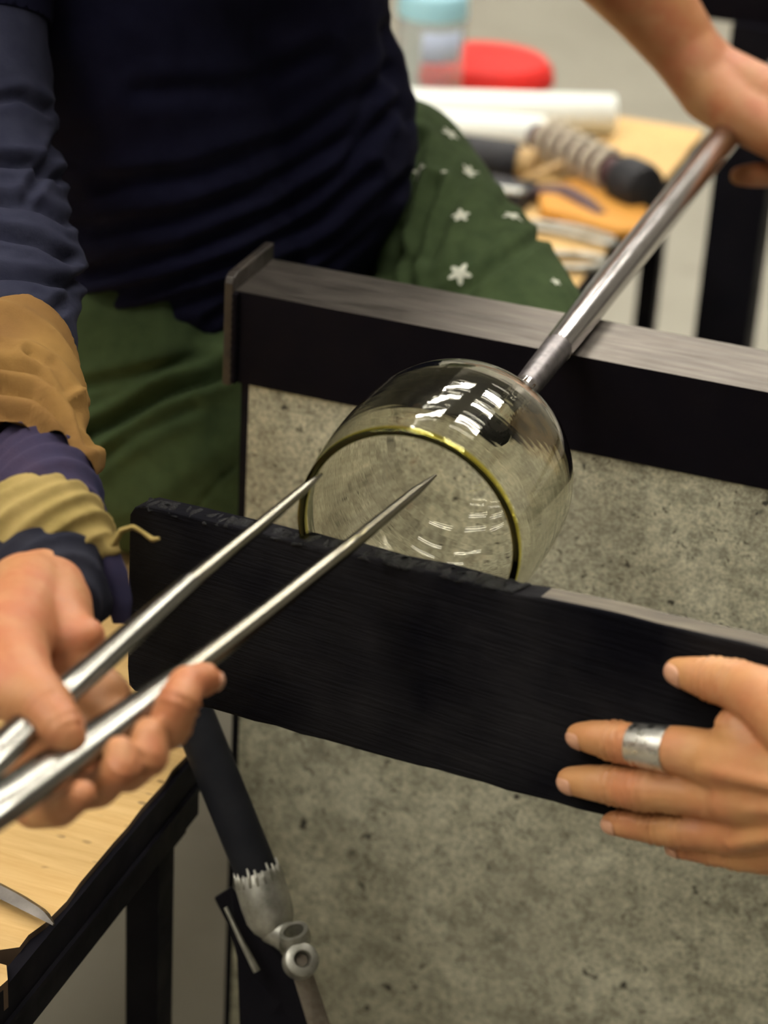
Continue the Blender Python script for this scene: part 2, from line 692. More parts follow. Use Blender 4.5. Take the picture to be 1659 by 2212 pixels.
M['housing'] = mat('lamp_housing', (0.75, 0.75, 0.73), 0.5)
k = bpy.data.materials.new('fluorescent_tube')
k.use_nodes = True
k.node_tree.nodes.remove(k.node_tree.nodes['Principled BSDF'])
e = nn(k, 'ShaderNodeEmission')
e.inputs[0].default_value = (1.0, 0.95, 0.86, 1)
e.inputs[1].default_value = TUBE_POWER
k.node_tree.links.new(e.outputs[0], k.node_tree.nodes['Material Output'].inputs[0])
M['lamp'] = k


# ------------------------------------------------------------------ the room
def struct(o):
    o['kind'] = 'structure'
    return o


RX0, RX1, RY0, RY1 = -3.6, 3.6, -3.6, 7.0
struct(box('floor', (RX0, RY0, FLOOR - 0.1), (RX1, RY1, FLOOR), M['floor'], bev=0))
struct(box('ceiling', (RX0, RY0, CEIL), (RX1, RY1, CEIL + 0.1), M['ceiling'], bev=0))
struct(box('wall_back', (RX0, RY1, FLOOR), (RX1, RY1 + 0.1, CEIL), M['wall'], bev=0))
struct(box('wall_front', (RX0, RY0 - 0.1, FLOOR), (RX1, RY0, CEIL), M['wall'], bev=0))
struct(box('wall_left', (RX0 - 0.1, RY0, FLOOR), (RX0, RY1, CEIL), M['wall'], bev=0))
struct(box('wall_right', (RX1, RY0, FLOOR), (RX1 + 0.1, RY1, CEIL), M['wall'], bev=0))

first = None
for fx, fy, fa in FIXTURES:
    if first is None:
        r = thing('ceiling_light', 'twin tube fluorescent fixture fixed to the ceiling', 'ceiling light', (0, 0, CEIL), 'fluorescent fixtures on the ceiling')
        bm = bmesh.new()
        bm_box(bm, (-0.63, -0.13, CEIL - 0.045), (0.63, 0.13, CEIL))
        bevel(bm, 0.012)
        link('housing', mesh_from(bm), M['housing'], r, smooth=False)
        for s in (-1, 1):
            tube('lamp_tube', [(-0.59, s * 0.075, CEIL - 0.068), (0.59, s * 0.075, CEIL - 0.068)], [0.019] * 2, M['lamp'], r, 14)
            for q in (-1, 1):
                box('lamp_holder', (q * 0.60 - 0.012, s * 0.075 - 0.02, CEIL - 0.09), (q * 0.60 + 0.012, s * 0.075 + 0.02, CEIL - 0.045), M['housing'], r, 0.002)
        first = r
    else:
        r = first.copy()
        COL.objects.link(r)
        for ch in first.children:
            c = ch.copy()
            COL.objects.link(c)
            c.parent = r
    r.location = (fx, fy, CEIL)
    r.rotation_euler = (0, 0, fa)

# ------------------------------------------------------------------ the bench
SEAT = -0.25
BX = 0.030          # front edge of the seat board
bench = thing('glassblowing_bench', "glassblower's bench with black steel frame, worn steel rail and plywood seat", 'bench', (0, 0.3, FLOOR))
# near rail: 60 mm tube along X with a stop plate
bm = bmesh.new()
fs = bm_box(bm, (0.0, 0.0, -0.060), (1.35, 0.060, 0.0))
bevel(bm, 0.0035, 3)
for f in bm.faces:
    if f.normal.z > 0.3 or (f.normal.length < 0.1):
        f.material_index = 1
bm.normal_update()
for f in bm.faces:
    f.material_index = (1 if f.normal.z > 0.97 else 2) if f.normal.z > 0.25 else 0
rail = link('rail', mesh_from(bm), [M['rail_dark'], M['rail_top'], M['rail_worn_glint']], bench, 'black square steel rail with rubbed bare top', smooth=False)
ol = []
for y, z in ((-0.003, -0.062), (0.061, -0.062), (0.061, 0.0105), (0.004, 0.0105), (-0.001, 0.009), (-0.003, 0.005)):
    ol.append((-0.006, y, z))
prism('stop_plate', [V(p) for p in ol], V((0.006, 0, 0)), M['rail_edge'], rail, 0.0010, 'upright steel stop plate welded on the rail end')
# weld bead along the plate
tube('weld_bead', [(0.001, -0.0015, -0.06 + 0.06 * i / 24 + 0.0005 * math.sin(i * 2.3)) for i in range(25)], [0.0018 + 0.0007 * (i % 2) for i in range(25)], M['rail_dark'], rail, 8)
# far rail
bm = bmesh.new()
bm_box(bm, (0.0, 1.0, -0.060), (1.35, 1.06, 0.0))
bevel(bm, 0.0035, 3)
bm.normal_update()
for f in bm.faces:
    f.material_index = 1 if f.normal.z > 0.3 else 0
link('rail', mesh_from(bm), [M['rail_dark'], M['rail_top']], bench, smooth=False)
# posts of the far rail and of the near rail
for y0, x0 in ((0.985, 0.095), (1.0, 1.25), (0.005, 1.25)):
    box('rail_post', (x0, y0, FLOOR), (x0 + 0.055, y0 + 0.05, -0.058), M['frame'], bench, 0.003)
# heat shield hanging under the near rail
sh = box('heat_shield', (0.010, 0.002, -0.70), (1.10, 0.006, -0.0605), M['sheet'], bench, 0.0008, 'stained grey sheet metal heat shield')
box('edge_strip', (0.005, 0.002, -0.70), (0.0098, 0.010, -0.0605), M['frame'], sh, 0.0008)
# steel seat frame: front bar (angle), rear bar, cross bars, legs
def angle_bar(y0, y1):
    bm = bmesh.new()
    bm_box(bm, (BX - 0.004, y0, SEAT - 0.050), (BX + 0.003, y1, SEAT - 0.004))
    bm_box(bm, (BX - 0.002, y0, SEAT - 0.030), (BX + 0.0055, y1, SEAT - 0.026))
    bevel(bm, 0.0012, 2)
    return mesh_from(bm)
link('frame_bar', angle_bar(-0.62, -0.115), M['frame'], bench, smooth=False)
link('frame_bar', angle_bar(0.012, 1.23), M['frame'], bench, smooth=False)
box('cross_bar', (-0.44, -0.145, SEAT - 0.066), (BX - 0.005, -0.115, SEAT - 0.02), M['frame'], bench, 0.002)
box('frame_bar', (-0.47, -0.62, SEAT - 0.07), (-0.44, 1.23, SEAT - 0.02), M['frame'], bench, 0.002)
for y in (-0.60, 0.10, 1.20):
    box('cross_bar', (-0.44, y, SEAT - 0.066), (BX - 0.005, y + 0.03, SEAT - 0.02), M['frame'], bench, 0.002)
lg = on('x', BX - 0.005, 352, 2000)
for x, y in ((BX - 0.034, lg.y), (BX - 0.05, 1.19), (-0.47, -0.60), (-0.47, 1.19)):
    box('leg', (x + 0.008, y - 0.009, FLOOR), (x + 0.03, y + 0.013, SEAT - 0.021), M['frame'], bench, 0.002)
# plywood seat boards, the near one with a broken corner
def seat_board(name, ol):
    pts = [V((x, y, SEAT - 0.018)) for x, y in ol]
    return prism(name, pts, V((0, 0, 0.018)), [M['board'], M['board_edge']], bench, 0.0, mats_side=1)
e0 = on('z', SEAT, 82, 1988)
yb = e0.y
rng = random.Random(3)
edge = []
y = 1.25
while y > yb + 0.01:
    if not -0.12 < y < 0.012:
        edge.append((BX + rng.uniform(-0.0012, 0.0012), y))
    elif y < 0.0 and not any(q[1] == -0.12 for q in edge):
        edge += [(BX, 0.012), (-0.006, 0.012), (-0.006, -0.12), (BX, -0.121)]
    y -= rng.uniform(0.012, 0.03)
c1 = on('z', SEAT, 42, 2046)
c2 = on('z', SEAT, 0, 2052)
edge += [(BX - 0.001, yb), (e0.x * 0.3 + c1.x * 0.7, e0.y * 0.45 + c1.y * 0.55), (c1.x, c1.y), (c2.x, c2.y), (c2.x - 0.03, c2.y + 0.004), (-0.46, c2.y + 0.012)]
seat_board('seat_board', [(-0.46, 1.25)] + edge)
d1 = on('z', SEAT, 14, 2085)
d2 = on('z', SEAT, 2, 2112)
seat_board('seat_board', [(d1.x, d1.y), (d2.x + 0.004, d2.y), (BX - 0.01, -0.45), (BX - 0.004, -0.62), (-0.46, -0.62), (-0.46, c2.y - 0.006), (d1.x - 0.02, c2.y - 0.010)])

# ------------------------------------------------------------------ glass, pipe
AX, AZ = 0.2075, 0.010
CY = -0.202
prof_o = []
R0 = 0.060
for i in range(0, 26):
    a = math.pi / 2 * i / 25
    prof_o.append((R0 * math.sin(a), -R0 * math.cos(a) * 1.0))
prof_o += [(0.0604, 0.010), (0.0606, 0.022), (0.0602, 0.036), (0.0592, 0.050), (0.0577, 0.062), (0.0562, 0.069)]
lip = []
for i in range(9):
    a = math.pi * i / 8
    lip.append((0.0545 + 0.0019 * math.cos(a), 0.0705 + 0.0019 * math.sin(a)))
prof_i = [(0.0528, 0.0675), (0.0546, 0.060), (0.0563, 0.050), (0.0575, 0.036), (0.0579, 0.022), (0.0578, 0.010)]
Ri = 0.0574
for i in range(24, -1, -1):
    a = math.pi / 2 * i / 25
    prof_i.append((Ri * math.sin(a), -(Ri - 0.0018 * (1 - i / 25)) * math.cos(a)))
bowl = thing('glass_bowl', 'clear yellowish blown glass bowl on the end of the steel rod', 'glass bowl', (AX, CY, AZ - R0))
b = lathed('bowl_wall', prof_o + lip + prof_i, (AX, CY, AZ), (0, -1, 0), M['glass'], bowl, 128)
ss = b.modifiers.new('smooth', 'SUBSURF')
ss.levels = 1
ss.render_levels = 1
for f in b.data.edges:
    f.use_edge_sharp = False
b.data.materials.append(M['glass_rim'])
for f in b.data.polygons:
    if f.center.y + bowl.location.y * 0 < CY - 0.0678:
        f.material_index = 1
PY = CY + R0 - 0.0008
lathed('glass_neck', [(0.0, 0.0), (0.0105, 0.0003), (0.0108, 0.003), (0.0085, 0.010), (0.0070, 0.022), (0.0068, 0.040), (0.0080, 0.052), (0.0085, 0.060), (0.006, 0.064), (0.0, 0.065)],
       (AX, PY + 0.0012, AZ), (0, 1, 0), M['glass'], bowl, 40, label='narrow glass neck joining bowl and rod')

rod = thing('punty_rod', 'long round steel rod resting across the bench rail', 'rod', (AX, 0.03, 0.0))
y0 = PY + 0.050
tube('scaled_tip', [(AX, y0, AZ), (AX, y0 + 0.006, AZ), (AX, y0 + 0.03, AZ), (AX, y0 + 0.075, AZ)], [0.0062, 0.0072, 0.0078, 0.0085], M['pipe_hot'], rod, 28)
tube('shaft', [(AX, y0 + 0.075, AZ), (AX, 0.05, AZ), (AX, 0.25, AZ), (AX, 0.5, AZ), (AX, 1.15, AZ)], [0.0087, 0.0095, 0.0105, 0.0115, 0.0115], M['pipe'], rod, 32)
bm = bmesh.new()
for kx in range(9):
    a = 2 * math.pi * kx / 9
    o_ = V((AX, y0 - 0.004, AZ)) + V((math.cos(a), 0, math.sin(a))) * 0.0072
    sweep(bm, [o_, o_ + V((0, 0.012, 0)) + V((math.cos(a), 0, math.sin(a))) * 0.001], [0.0016, 0.0007], 8)
link('glass_collar', mesh_from(bm), M['glass'], rod, 'ragged glass left round the rod end')

# ------------------------------------------------------------------ jacks
jacks = thing('jacks', 'pair of polished steel glassblowing jacks reaching into the bowl', 'jacks', at(150, 1620, 0.93))
def poly(pts):
    return [at(*p) for p in pts]
def res(pts, rad, n=40):
    """resample a polyline with radii"""
    P = [V(p) for p in pts]
    out, orad = [], []
    segs = [(P[i + 1] - P[i]).length for i in range(len(P) - 1)]
    tot = sum(segs)
    for j in range(n):
        s = tot * j / (n - 1)
        i = 0
        while i < len(segs) - 1 and s > segs[i]:
            s -= segs[i]
            i += 1
        t = min(1, s / segs[i])
        out.append(P[i].lerp(P[i + 1], t))
        a, b = rad[i], rad[i + 1]
        orad.append((a[0] + (b[0] - a[0]) * t, a[1] + (b[1] - a[1]) * t))
    return out, orad
JW = []
b1 = poly([(695, 1024, 1.105), (660, 1053, 1.092), (560, 1137, 1.066), (412, 1258, 1.020)])
r1 = [(0.0007, 0.0007), (0.0024, 0.0022), (0.0034, 0.003), (0.0044, 0.0040)]
h1 = poly([(412, 1258, 1.020), (290, 1364, 0.985), (150, 1486, 0.945), (-20, 1640, 0.905), (-260, 1850, 0.86)])
q1 = [(0.0048, 0.0048), (0.0058, 0.005), (0.0070, 0.005), (0.009, 0.005), (0.011, 0.004)]
b2 = poly([(941, 1027, 1.135), (900, 1060, 1.118), (740, 1192, 1.072), (560, 1335, 1.020), (400, 1457, 0.978)])
r2 = [(0.0007, 0.0007), (0.0026, 0.0024), (0.0040, 0.0036), (0.0048, 0.0044), (0.0056, 0.0048)]
h2 = poly([(400, 1457, 0.978), (300, 1530, 0.953), (160, 1628, 0.922), (0, 1737, 0.890), (-300, 1935, 0.84)])
q2 = [(0.0058, 0.0052), (0.0080, 0.006), (0.0095, 0.006), (0.0110, 0.006), (0.0120, 0.004)]
for bl, rr, hd, qq in ((b1, r1, h1, q1), (b2, r2, h2, q2)):
    p, q = res(bl, rr, 40)
    tube('blade', p, q, M['jack'], jacks, 24)
    p, q = res(hd, qq, 30)
    tube('handle', p, q, M['jack_handle'], jacks, 24)
# spring bend joining the handles
A, B = h1[-1], h2[-1]
mid = (A + B) / 2
away = ((A - h1[-2]).normalized() + (B - h2[-2]).normalized()).normalized()
half = (A - B) / 2
sp = [mid + half * math.cos(math.pi * i / 16) * (1 + 0.35 * math.sin(math.pi * i / 16)) + away * (0.09 * math.sin(math.pi * i / 16)) for i in range(17)]
tube('spring_bend', sp, [(0.0125, 0.0022)] * 17, M['jack_handle'], jacks, 20)

# ------------------------------------------------------------------ charred paddle
PA = at(289, 1096, 1.160)
PB = at(1659, 1402, 1.030)
ex = (PB - PA)
ex.normalize()
# face leans so that its lower edge falls where the photo has it
PC = at(284, 1493, 1.192)
PD = at(1300, 1762, 1.070)
ez = ((PC - PA) - ex * (PC - PA).dot(ex)).normalized()
ey = ex.cross(ez)
if ey.dot(DIR) < 0:
    ey = -ey                          # away from the camera
TH = 0.017


def pad(u, v):
    return PA + ex * u + ez * v


def uv_of(x, y):
    """ray through a pixel onto the front face"""
    n = ey
    r0 = ray(x, y)
    t = (PA - CAM).dot(n) / r0.dot(n)
    p = CAM + r0 * t - PA
    return p.dot(ex), p.dot(ez), t


outline = [uv_of(*q)[:2] for q in ((278, 1150), (279, 1112), (289, 1097), (310, 1092), (560, 1150), (800, 1206), (1000, 1253), (1100, 1281), (1300, 1318), (1659, 1402), (2100, 1506))]
bot = [uv_of(*q)[:2] for q in ((2100, 1935), (1659, 1856), (1300, 1762), (900, 1655), (500, 1545), (320, 1500), (290, 1494), (277, 1480), (274, 1440), (276, 1300))]
rng = random.Random(11)
ol = []
full = outline + bot
for i, (u, v) in enumerate(full):
    ol.append((u, v))
    if i + 1 < len(full):
        u2, v2 = full[i + 1]
        n = int(math.hypot(u2 - u, v2 - v) / 0.012)
        for j in range(1, n):
            t = j / n
            ol.append((u + (u2 - u) * t + rng.uniform(-.0003, .0003), v + (v2 - v) * t + rng.uniform(-.0006, .0006)))
paddle = thing('wooden_paddle', 'wide charred black wooden paddle held in front of the bowl', 'paddle', pad(0.15, 0.08))
bm = bmesh.new()
fr = [bm.verts.new(pad(u, v)) for u, v in ol]
bk = [bm.verts.new(pad(u, v) + ey * TH) for u, v in ol]
bm.faces.new(fr)
bm.faces.new(list(reversed(bk)))
for i in range(len(ol)):
    j = (i + 1) % len(ol)
    f = bm.faces.new((fr[i], fr[j], bk[j], bk[i]))
    u = (ol[i][0] + ol[j][0]) / 2
    v = (ol[i][1] + ol[j][1]) / 2
    if u > 0.225 and abs(ol[i][0] - ol[j][0]) > 1e-4 and v < 0.045 + u * 0.05:
        f.material_index = 1
bmesh.ops.recalc_face_normals(bm, faces=bm.faces[:])
bevel(bm, 0.0014, 2, 50)
link('blade_board', mesh_from(bm), [M['char'], M['scorched']], paddle, smooth=False)
# burnt crust along the upper edge
rng = random.Random(5)
pts, rad = [], []
ua = uv_of(300, 1094)
ub = uv_of(1115, 1281)
N = 150
for i in range(N):
    t = i / (N - 1)
    u = ua[0] + (ub[0] - ua[0]) * t
    v = ua[1] + (ub[1] - ua[1]) * t
    pts.append(pad(u, v + 0.0006 + rng.uniform(-.0007, .0007)) + ey * (TH * 0.45 + rng.uniform(-.0015, .0015)))
    rad.append((TH * 0.44 + rng.uniform(-.0010, .0010), 0.0014 + rng.uniform(-.0007, .0007)))
bm = bmesh.new()
sweep(bm, pts, rad, 14, up=-ez)
link('burnt_edge', mesh_from(bm), M['char_crust'], paddle, 'glossy burnt crust along the upper edge')
hu, hv, _ = uv_of(2100, 1720)
prism('paddle_handle', [pad(hu - 0.01, hv - 0.02), pad(hu + 0.22, hv - 0.016), pad(hu + 0.22, hv + 0.016), pad(hu - 0.01, hv + 0.02)], ey * TH, M['scorched'], paddle, 0.003)
FACE_N = -ey     # towards the camera


def on_paddle(x, y, rpx, lift=0.0):
    """sphere of radius rpx lying on the paddle face (or its plane) at a pixel"""
    t = uv_of(x, y)[2]
    rpx = rpx * 1.10 + 1.5
    r = rpx * t / F
    d = t - (r + lift) / abs(ray(x, y).dot(ey))
    return (at(x, y, d), rpx * d / F)


# ------------------------------------------------------------------ assistant
asst = thing('person', 'person in a grey shirt at the right, holding the paddle with one ringed hand', 'person', (1.0, -0.30, FLOOR))
idx = [on_paddle(*q) for q in ((1250, 1589, 25), (1285, 1593, 33), (1330, 1600, 36), (1370, 1607, 39, .002), (1415, 1613, 42, .003), (1480, 1622, 48, .004), (1545, 1640, 56, .004))]
mid_ = [on_paddle(*q) for q in ((1232, 1686, 27), (1275, 1690, 34), (1330, 1697, 36), (1385, 1705, 40, .003), (1440, 1710, 38, .004), (1500, 1716, 41, .004), (1580, 1720, 52, .004))]
rin = [on_paddle(*q) for q in ((1322, 1778, 22), (1360, 1781, 28), (1420, 1788, 30), (1470, 1794, 33, .003), (1530, 1799, 34, .003), (1600, 1800, 44, .004))]
lit = [on_paddle(*q) for q in ((1458, 1834, 16), (1490, 1837, 20), (1540, 1843, 22), (1590, 1850, 25, .003), (1650, 1852, 34, .004))]
thb = [on_paddle(*q) for q in ((1463, 1449, 26), (1495, 1457, 34), (1540, 1467, 40), (1585, 1477, 44, .004), (1640, 1500, 56, .008), (1720, 1560, 75, .012))]
wr = (at(2010, 1705, 0.965), 0.026)
hand_ch = []
for f, knuck in ((idx, (1560, 1645, 58, .006)), (mid_, (1590, 1722, 55, .008)), (rin, (1625, 1788, 47, .006)), (lit, (1660, 1848, 38, .004))):
    k = on_paddle(*knuck)
    far = (wr[0].lerp(k[0], 0.25), 0.019)
    hand_ch.append(f + [k, (k[0].lerp(far[0], 0.5), (k[1] + 0.019) / 2), far])
hand_ch.append(thb + [(wr[0].lerp(thb[-1][0], 0.3), 0.02)])
hand_ch.append([on_paddle(1600, 1590, 55, .004), on_paddle(1680, 1660, 78, .003), on_paddle(1750, 1740, 85, .003), wr])
hand_ch.append([on_paddle(1640, 1520, 40, .004), on_paddle(1600, 1575, 38, .004), on_paddle(1570, 1610, 40, .004)])
# tendons on the back of the hand
for f in (idx, mid_, rin):
    k = f[-1]
    hand_ch.append([(k[0] + FACE_N * k[1] * 0.86, 0.0050), (k[0].lerp(wr[0], 0.45) + FACE_N * 0.0205, 0.0028), (wr[0].lerp(k[0], 0.15) + FACE_N * 0.0225, 0.0026)])
elbow = V((0.62, -0.46, -0.06))
hand_ch.append([wr, (wr[0].lerp(elbow, 0.5), 0.036), (elbow, 0.040)])
hand_me = blob_mesh(hand_ch, 0.0014, 7)


def knuckle_fn(spots, seed):
    def fn(co):
        d = np.zeros(len(co))
        for p, ax, r in spots:
            q = co - np.array(p[:])
            al = q @ np.array(ax[:])
            dist = np.linalg.norm(q, axis=1)
            msk = np.exp(-(al / (0.55 * r)) ** 2) * (dist < 1.9 * r)
            d += -0.00075 * np.cos(al * 2 * math.pi / 0.0040) * msk + 0.0007 * np.exp(-(al / (0.9 * r)) ** 2) * (dist < 1.9 * r)
        return d
    return fn


spots = []
for ch, ids in ((idx, (2,)), (mid_, (2, 3)), (rin, (2, 3)), (lit, (2, 3)), (thb, (2, 3))):
    for i in ids:
        spots.append((ch[i][0], (ch[i + 1][0] - ch[i - 1][0]).normalized(), ch[i][1]))
displace(hand_me, knuckle_fn(spots, 1))
hb = bvh_of(hand_me)
# the rest of the standing figure, coarser, off the right of the frame
sho = V((0.88, -0.42, 0.42))
rest = blob_mesh([
    [(elbow, 0.040), (elbow.lerp(sho, 0.5), 0.046), (sho, 0.055)],
    [(V((0.90, -0.40, 0.40)), 0.07), (V((1.16, -0.16, 0.40)), 0.07)],
    [(V((1.03, -0.28, 0.30)), 0.12), (V((1.03, -0.28, 0.08)), 0.12), (V((1.03, -0.28, -0.05)), 0.13)],
    [(V((1.03, -0.28, 0.40)), 0.055), (V((1.01, -0.27, 0.53)), 0.05), (V((0.99, -0.26, 0.63)), 0.085), (V((0.98, -0.26, 0.70)), 0.088)],
    [(V((0.90, -0.22, 0.645)), 0.016), (V((0.885, -0.215, 0.625)), 0.013)],
    [(V((1.18, -0.14, 0.40)), 0.05), (V((1.26, -0.12, 0.14)), 0.042), (V((1.25, -0.20, -0.06)), 0.032), (V((1.24, -0.23, -0.14)), 0.028), (V((1.23, -0.25, -0.21)), 0.018)],
    [(V((0.97, -0.34, -0.1)), 0.085), (V((0.96, -0.35, -0.42)), 0.06), (V((0.98, -0.34, -0.74)), 0.042)],
    [(V((1.08, -0.22, -0.1)), 0.085), (V((1.08, -0.22, -0.42)), 0.06), (V((1.10, -0.21, -0.74)), 0.042)],
], 0.008, 6)
join_into(hand_me, [rest])
body_a = link('body', hand_me, M['skin_a'], asst, 'tanned hand with fingers spread on the paddle')
for ch, w, l, lab in ((idx, .0088, .0095, 0), (mid_, .0088, .0095, 0), (rin, .0082, .0090, 0), (lit, .0066, .0072, 0), (thb, .0105, .0115, 0)):
    al = (ch[0][0] - ch[1][0]).normalized()
    tip = ch[0][0] - al * ch[0][1] * 0.10
    # nails face the camera side and a little towards the fingertip
    nail(asst, hb, tip, al, w, l, M['nail'], (FACE_N + al * 0.35 - UP * 0.25).normalized())
# clothes of the off-frame figure
sl = blob_mesh([
    [(elbow.lerp(sho, 0.35), 0.062), (elbow.lerp(sho, 0.6), 0.066), (sho, 0.072)],
    [(V((0.90, -0.40, 0.40)), 0.085), (V((1.16, -0.16, 0.40)), 0.085)],
    [(V((1.03, -0.28, 0.30)), 0.15), (V((1.03, -0.28, 0.08)), 0.14), (V((1.03, -0.28, -0.06)), 0.15)],
    [(V((1.18, -0.14, 0.40)), 0.07), (V((1.22, -0.115, 0.24)), 0.062)]], 0.009, 6)
link('shirt', sl, M['grey_tee'], asst)
tr = blob_mesh([
    [(V((1.03, -0.28, -0.08)), 0.14), (V((1.03, -0.28, -0.14)), 0.14)],
    [(V((0.97, -0.34, -0.14)), 0.10), (V((0.96, -0.35, -0.42)), 0.078), (V((0.98, -0.34, -0.70)), 0.062)],
    [(V((1.09, -0.22, -0.14)), 0.10), (V((1.08, -0.22, -0.42)), 0.078), (V((1.10, -0.21, -0.70)), 0.062)]], 0.009, 6)
link('trousers', tr, M['denim'], asst)
for q in (V((0.98, -0.34, FLOOR + 0.04)), V((1.10, -0.21, FLOOR + 0.04))):
    link('shoe', blob_mesh([[(q + V((0.03, -0.01, 0)), 0.04), (q + V((-0.10, 0.03, -0.004)), 0.036), (q + V((-0.15, 0.045, -0.01)), 0.03)]], 0.006, 4), M['shoe'], asst)
link('hair', blob_mesh([[(V((1.01, -0.27, 0.735)), 0.085), (V((1.045, -0.285, 0.66)), 0.08), (V((1.07, -0.29, 0.54)), 0.05)]], 0.006, 4), M['hair'], asst)
# silver ring on the index finger
ra, rb = idx[3], idx[5]
a0 = at(1362, 1606, 1) - CAM
i3 = idx[3][0]
i4 = idx[4][0]
axr = (idx[5][0] - idx[2][0]).normalized()
pa = idx[3][0] - axr * 0.0005
Lr = 0.0195
ro, ri = 0.00995, 0.0088
prof = [(ri, 0.0), (ro * 0.985, 0.0), (ro, 0.0006), (ro * 1.03, Lr * 0.5), (ro * 1.08, Lr - 0.0008), (ro * 1.075, Lr), (ri * 1.08, Lr)]
cen = (idx[4][0] - pa)
lathed('finger_ring', prof, pa + FACE_N * 0.0002, axr, M['silver'], asst, 56, closed=True, label='wide hammered silver ring')

# ------------------------------------------------------------------ the glassblower
person = thing('person', 'seated glassblower in navy long sleeved shirt and green flowered trousers, working the jacks', 'person', (-0.2, 0.35, SEAT))
# right hand round the jacks
rh = []
rh.append(C((92, 1220, 1.07, 100), (92, 1290, 1.042, 106), (110, 1360, 1.015, 95), (150, 1390, 1.005, 70), (185, 1375, 1.000, 44)))
rh.append(C((60, 1290, 1.03, 100), (10, 1400, 0.975, 96), (40, 1470, 0.945, 76), (98, 1530, 0.928, 58), (135, 1577, 0.920, 46), (150, 1598, 0.919, 38)))      # thumb
rh.append(C((110, 1360, 1.015, 95), (130, 1450, 1.010, 82), (110, 1550, 1.005, 85), (70, 1640, 0.995, 85), (30, 1700, 0.985, 75)))                            # palm
rh.append(C((150, 1400, 1.005, 66), (190, 1470, 1.003, 58), (235, 1505, 0.998, 52)))
rh.append(C((170, 1480, 1.005, 62), (250, 1560, 0.992, 52), (320, 1600, 0.966, 48), (365, 1568, 0.952, 46), (388, 1515, 0.948, 43), (402, 1476, 0.957, 40), (440, 1466, 0.968, 33), (463, 1470, 0.972, 24)))   # index
rh.append(C((130, 1560, 1.000, 64), (215, 1650, 0.980, 50), (275, 1668, 0.950, 46), (320, 1632, 0.935, 43), (322, 1585, 0.938, 36)))     # middle
rh.append(C((90, 1630, 0.990, 60), (150, 1710, 0.965, 46), (215, 1705, 0.935, 42), (262, 1660, 0.922, 38), (258, 1620, 0.925, 32)))      # ring
rh.append(C((40, 1680, 0.980, 56), (70, 1750, 0.955, 42), (130, 1752, 0.925, 38), (178, 1715, 0.910, 33)))                                # little
rh.append(C((-60, 1430, 0.97, 90), (0, 1478, 0.945, 74), (50, 1510, 0.935, 62)))
rw = at(92, 1240, 1.06)
r_elb = at(-60, 560, 1.33)
r_sho = at(40, -430, 1.36)
rh.append([(rw, 0.022), (at(60, 1000, 1.135), 0.021), (at(25, 770, 1.225), 0.022), (r_elb, 0.024)])
# left arm and hand on the rod
lh = []
l_elb = at(1120, -330, 1.68)
lh.append([(l_elb, 0.043)] + C((1300, -110, 1.705, 108), (1405, 5, 1.715, 94), (1478, 105, 1.72, 78), (1540, 190, 1.715, 76)))
lh.append(C((1508, 130, 1.728, 70), (1545, 160, 1.72, 66), (1640, 215, 1.70, 74), (1730, 265, 1.685, 70)))
lh.append(C((1540, 190, 1.715, 78), (1600, 245, 1.69, 62), (1680, 290, 1.675, 58), (1760, 330, 1.67, 50)))
lh.append(C((1560, 200, 1.72, 74), (1650, 200, 1.705, 56), (1740, 235, 1.695, 48)))
lh.append(C((1730, 265, 1.69, 44), (1775, 330, 1.70, 32), (1745, 375, 1.715, 28), (1690, 378, 1.715, 27), (1625, 378, 1.71, 27), (1597, 380, 1.708, 22)))
lh.append(C((1760, 300, 1.68, 40), (1800, 360, 1.69, 30), (1770, 410, 1.705, 27), (1720, 418, 1.71, 24)))
lh.append(C((1740, 235, 1.70, 40), (1790, 290, 1.72, 30), (1790, 330, 1.74, 26)))
lh.append(C((1600, 240, 1.70, 54), (1650, 300, 1.71, 32), (1680, 330, 1.735, 26)))
wh = blob_mesh(rh, 0.0017, 8)
spots = []
for ch, ids in ((rh[4], (3, 4, 6)), (rh[5], (3,)), (rh[6], (3,)), (rh[1], (3, 4))):
    for i in ids:
        spots.append((ch[i][0], (ch[i + 1][0] - ch[i - 1][0]).normalized(), ch[i][1]))
displace(wh, knuckle_fn(spots, 2))
wb = bvh_of(wh)
wl = blob_mesh(lh, 0.0022, 8)
chest = at(420, -430, 1.42)
belly = at(420, 250, 1.57)
l_sho = at(800, -500, 1.50)
head = at(470, -1080, 1.34)
neck = at(430, -620, 1.40)
fw = V((0.55, -0.55, -0.45)).normalized()
sd = V((0.7, 0.7, 0)).normalized()
uh = sd.cross(fw).normalized()
if uh.z < 0:
    uh = -uh
wc = blob_mesh([
    [(r_elb, 0.024), (at(-90, 80, 1.375), 0.026), (r_sho, 0.035)],
    [(l_elb, 0.042), (l_elb.lerp(l_sho, 0.5), 0.046), (l_sho, 0.055)],
    [(r_sho, 0.045), (chest, 0.070), (l_sho, 0.045)],
    [(chest, 0.06), (belly, 0.05), (V((-0.22, 0.30, -0.10)), 0.05)],
    [(chest, 0.055), (neck, 0.05), (head - uh * 0.05, 0.075), (head + uh * 0.03, 0.085), (head - fw * 0.03 + uh * 0.02, 0.085)],
    [(head - uh * 0.06 + fw * 0.045, 0.042), (head - uh * 0.085 + fw * 0.055, 0.028)],
    [(head + fw * 0.078 + uh * 0.0, 0.009), (head + fw * 0.092 - uh * 0.025, 0.013)],
    [(head + fw * 0.072 - uh * 0.058, 0.012), (head + fw * 0.074 - uh * 0.062, 0.011)],
    [(head + sd * 0.084 - fw * 0.005, 0.012), (head + sd * 0.086 - fw * 0.01 - uh * 0.03, 0.009)],
    [(head - sd * 0.084 - fw * 0.005, 0.012), (head - sd * 0.086 - fw * 0.01 - uh * 0.03, 0.009)],
], 0.005, 6)
join_into(wh, [wl, wc])
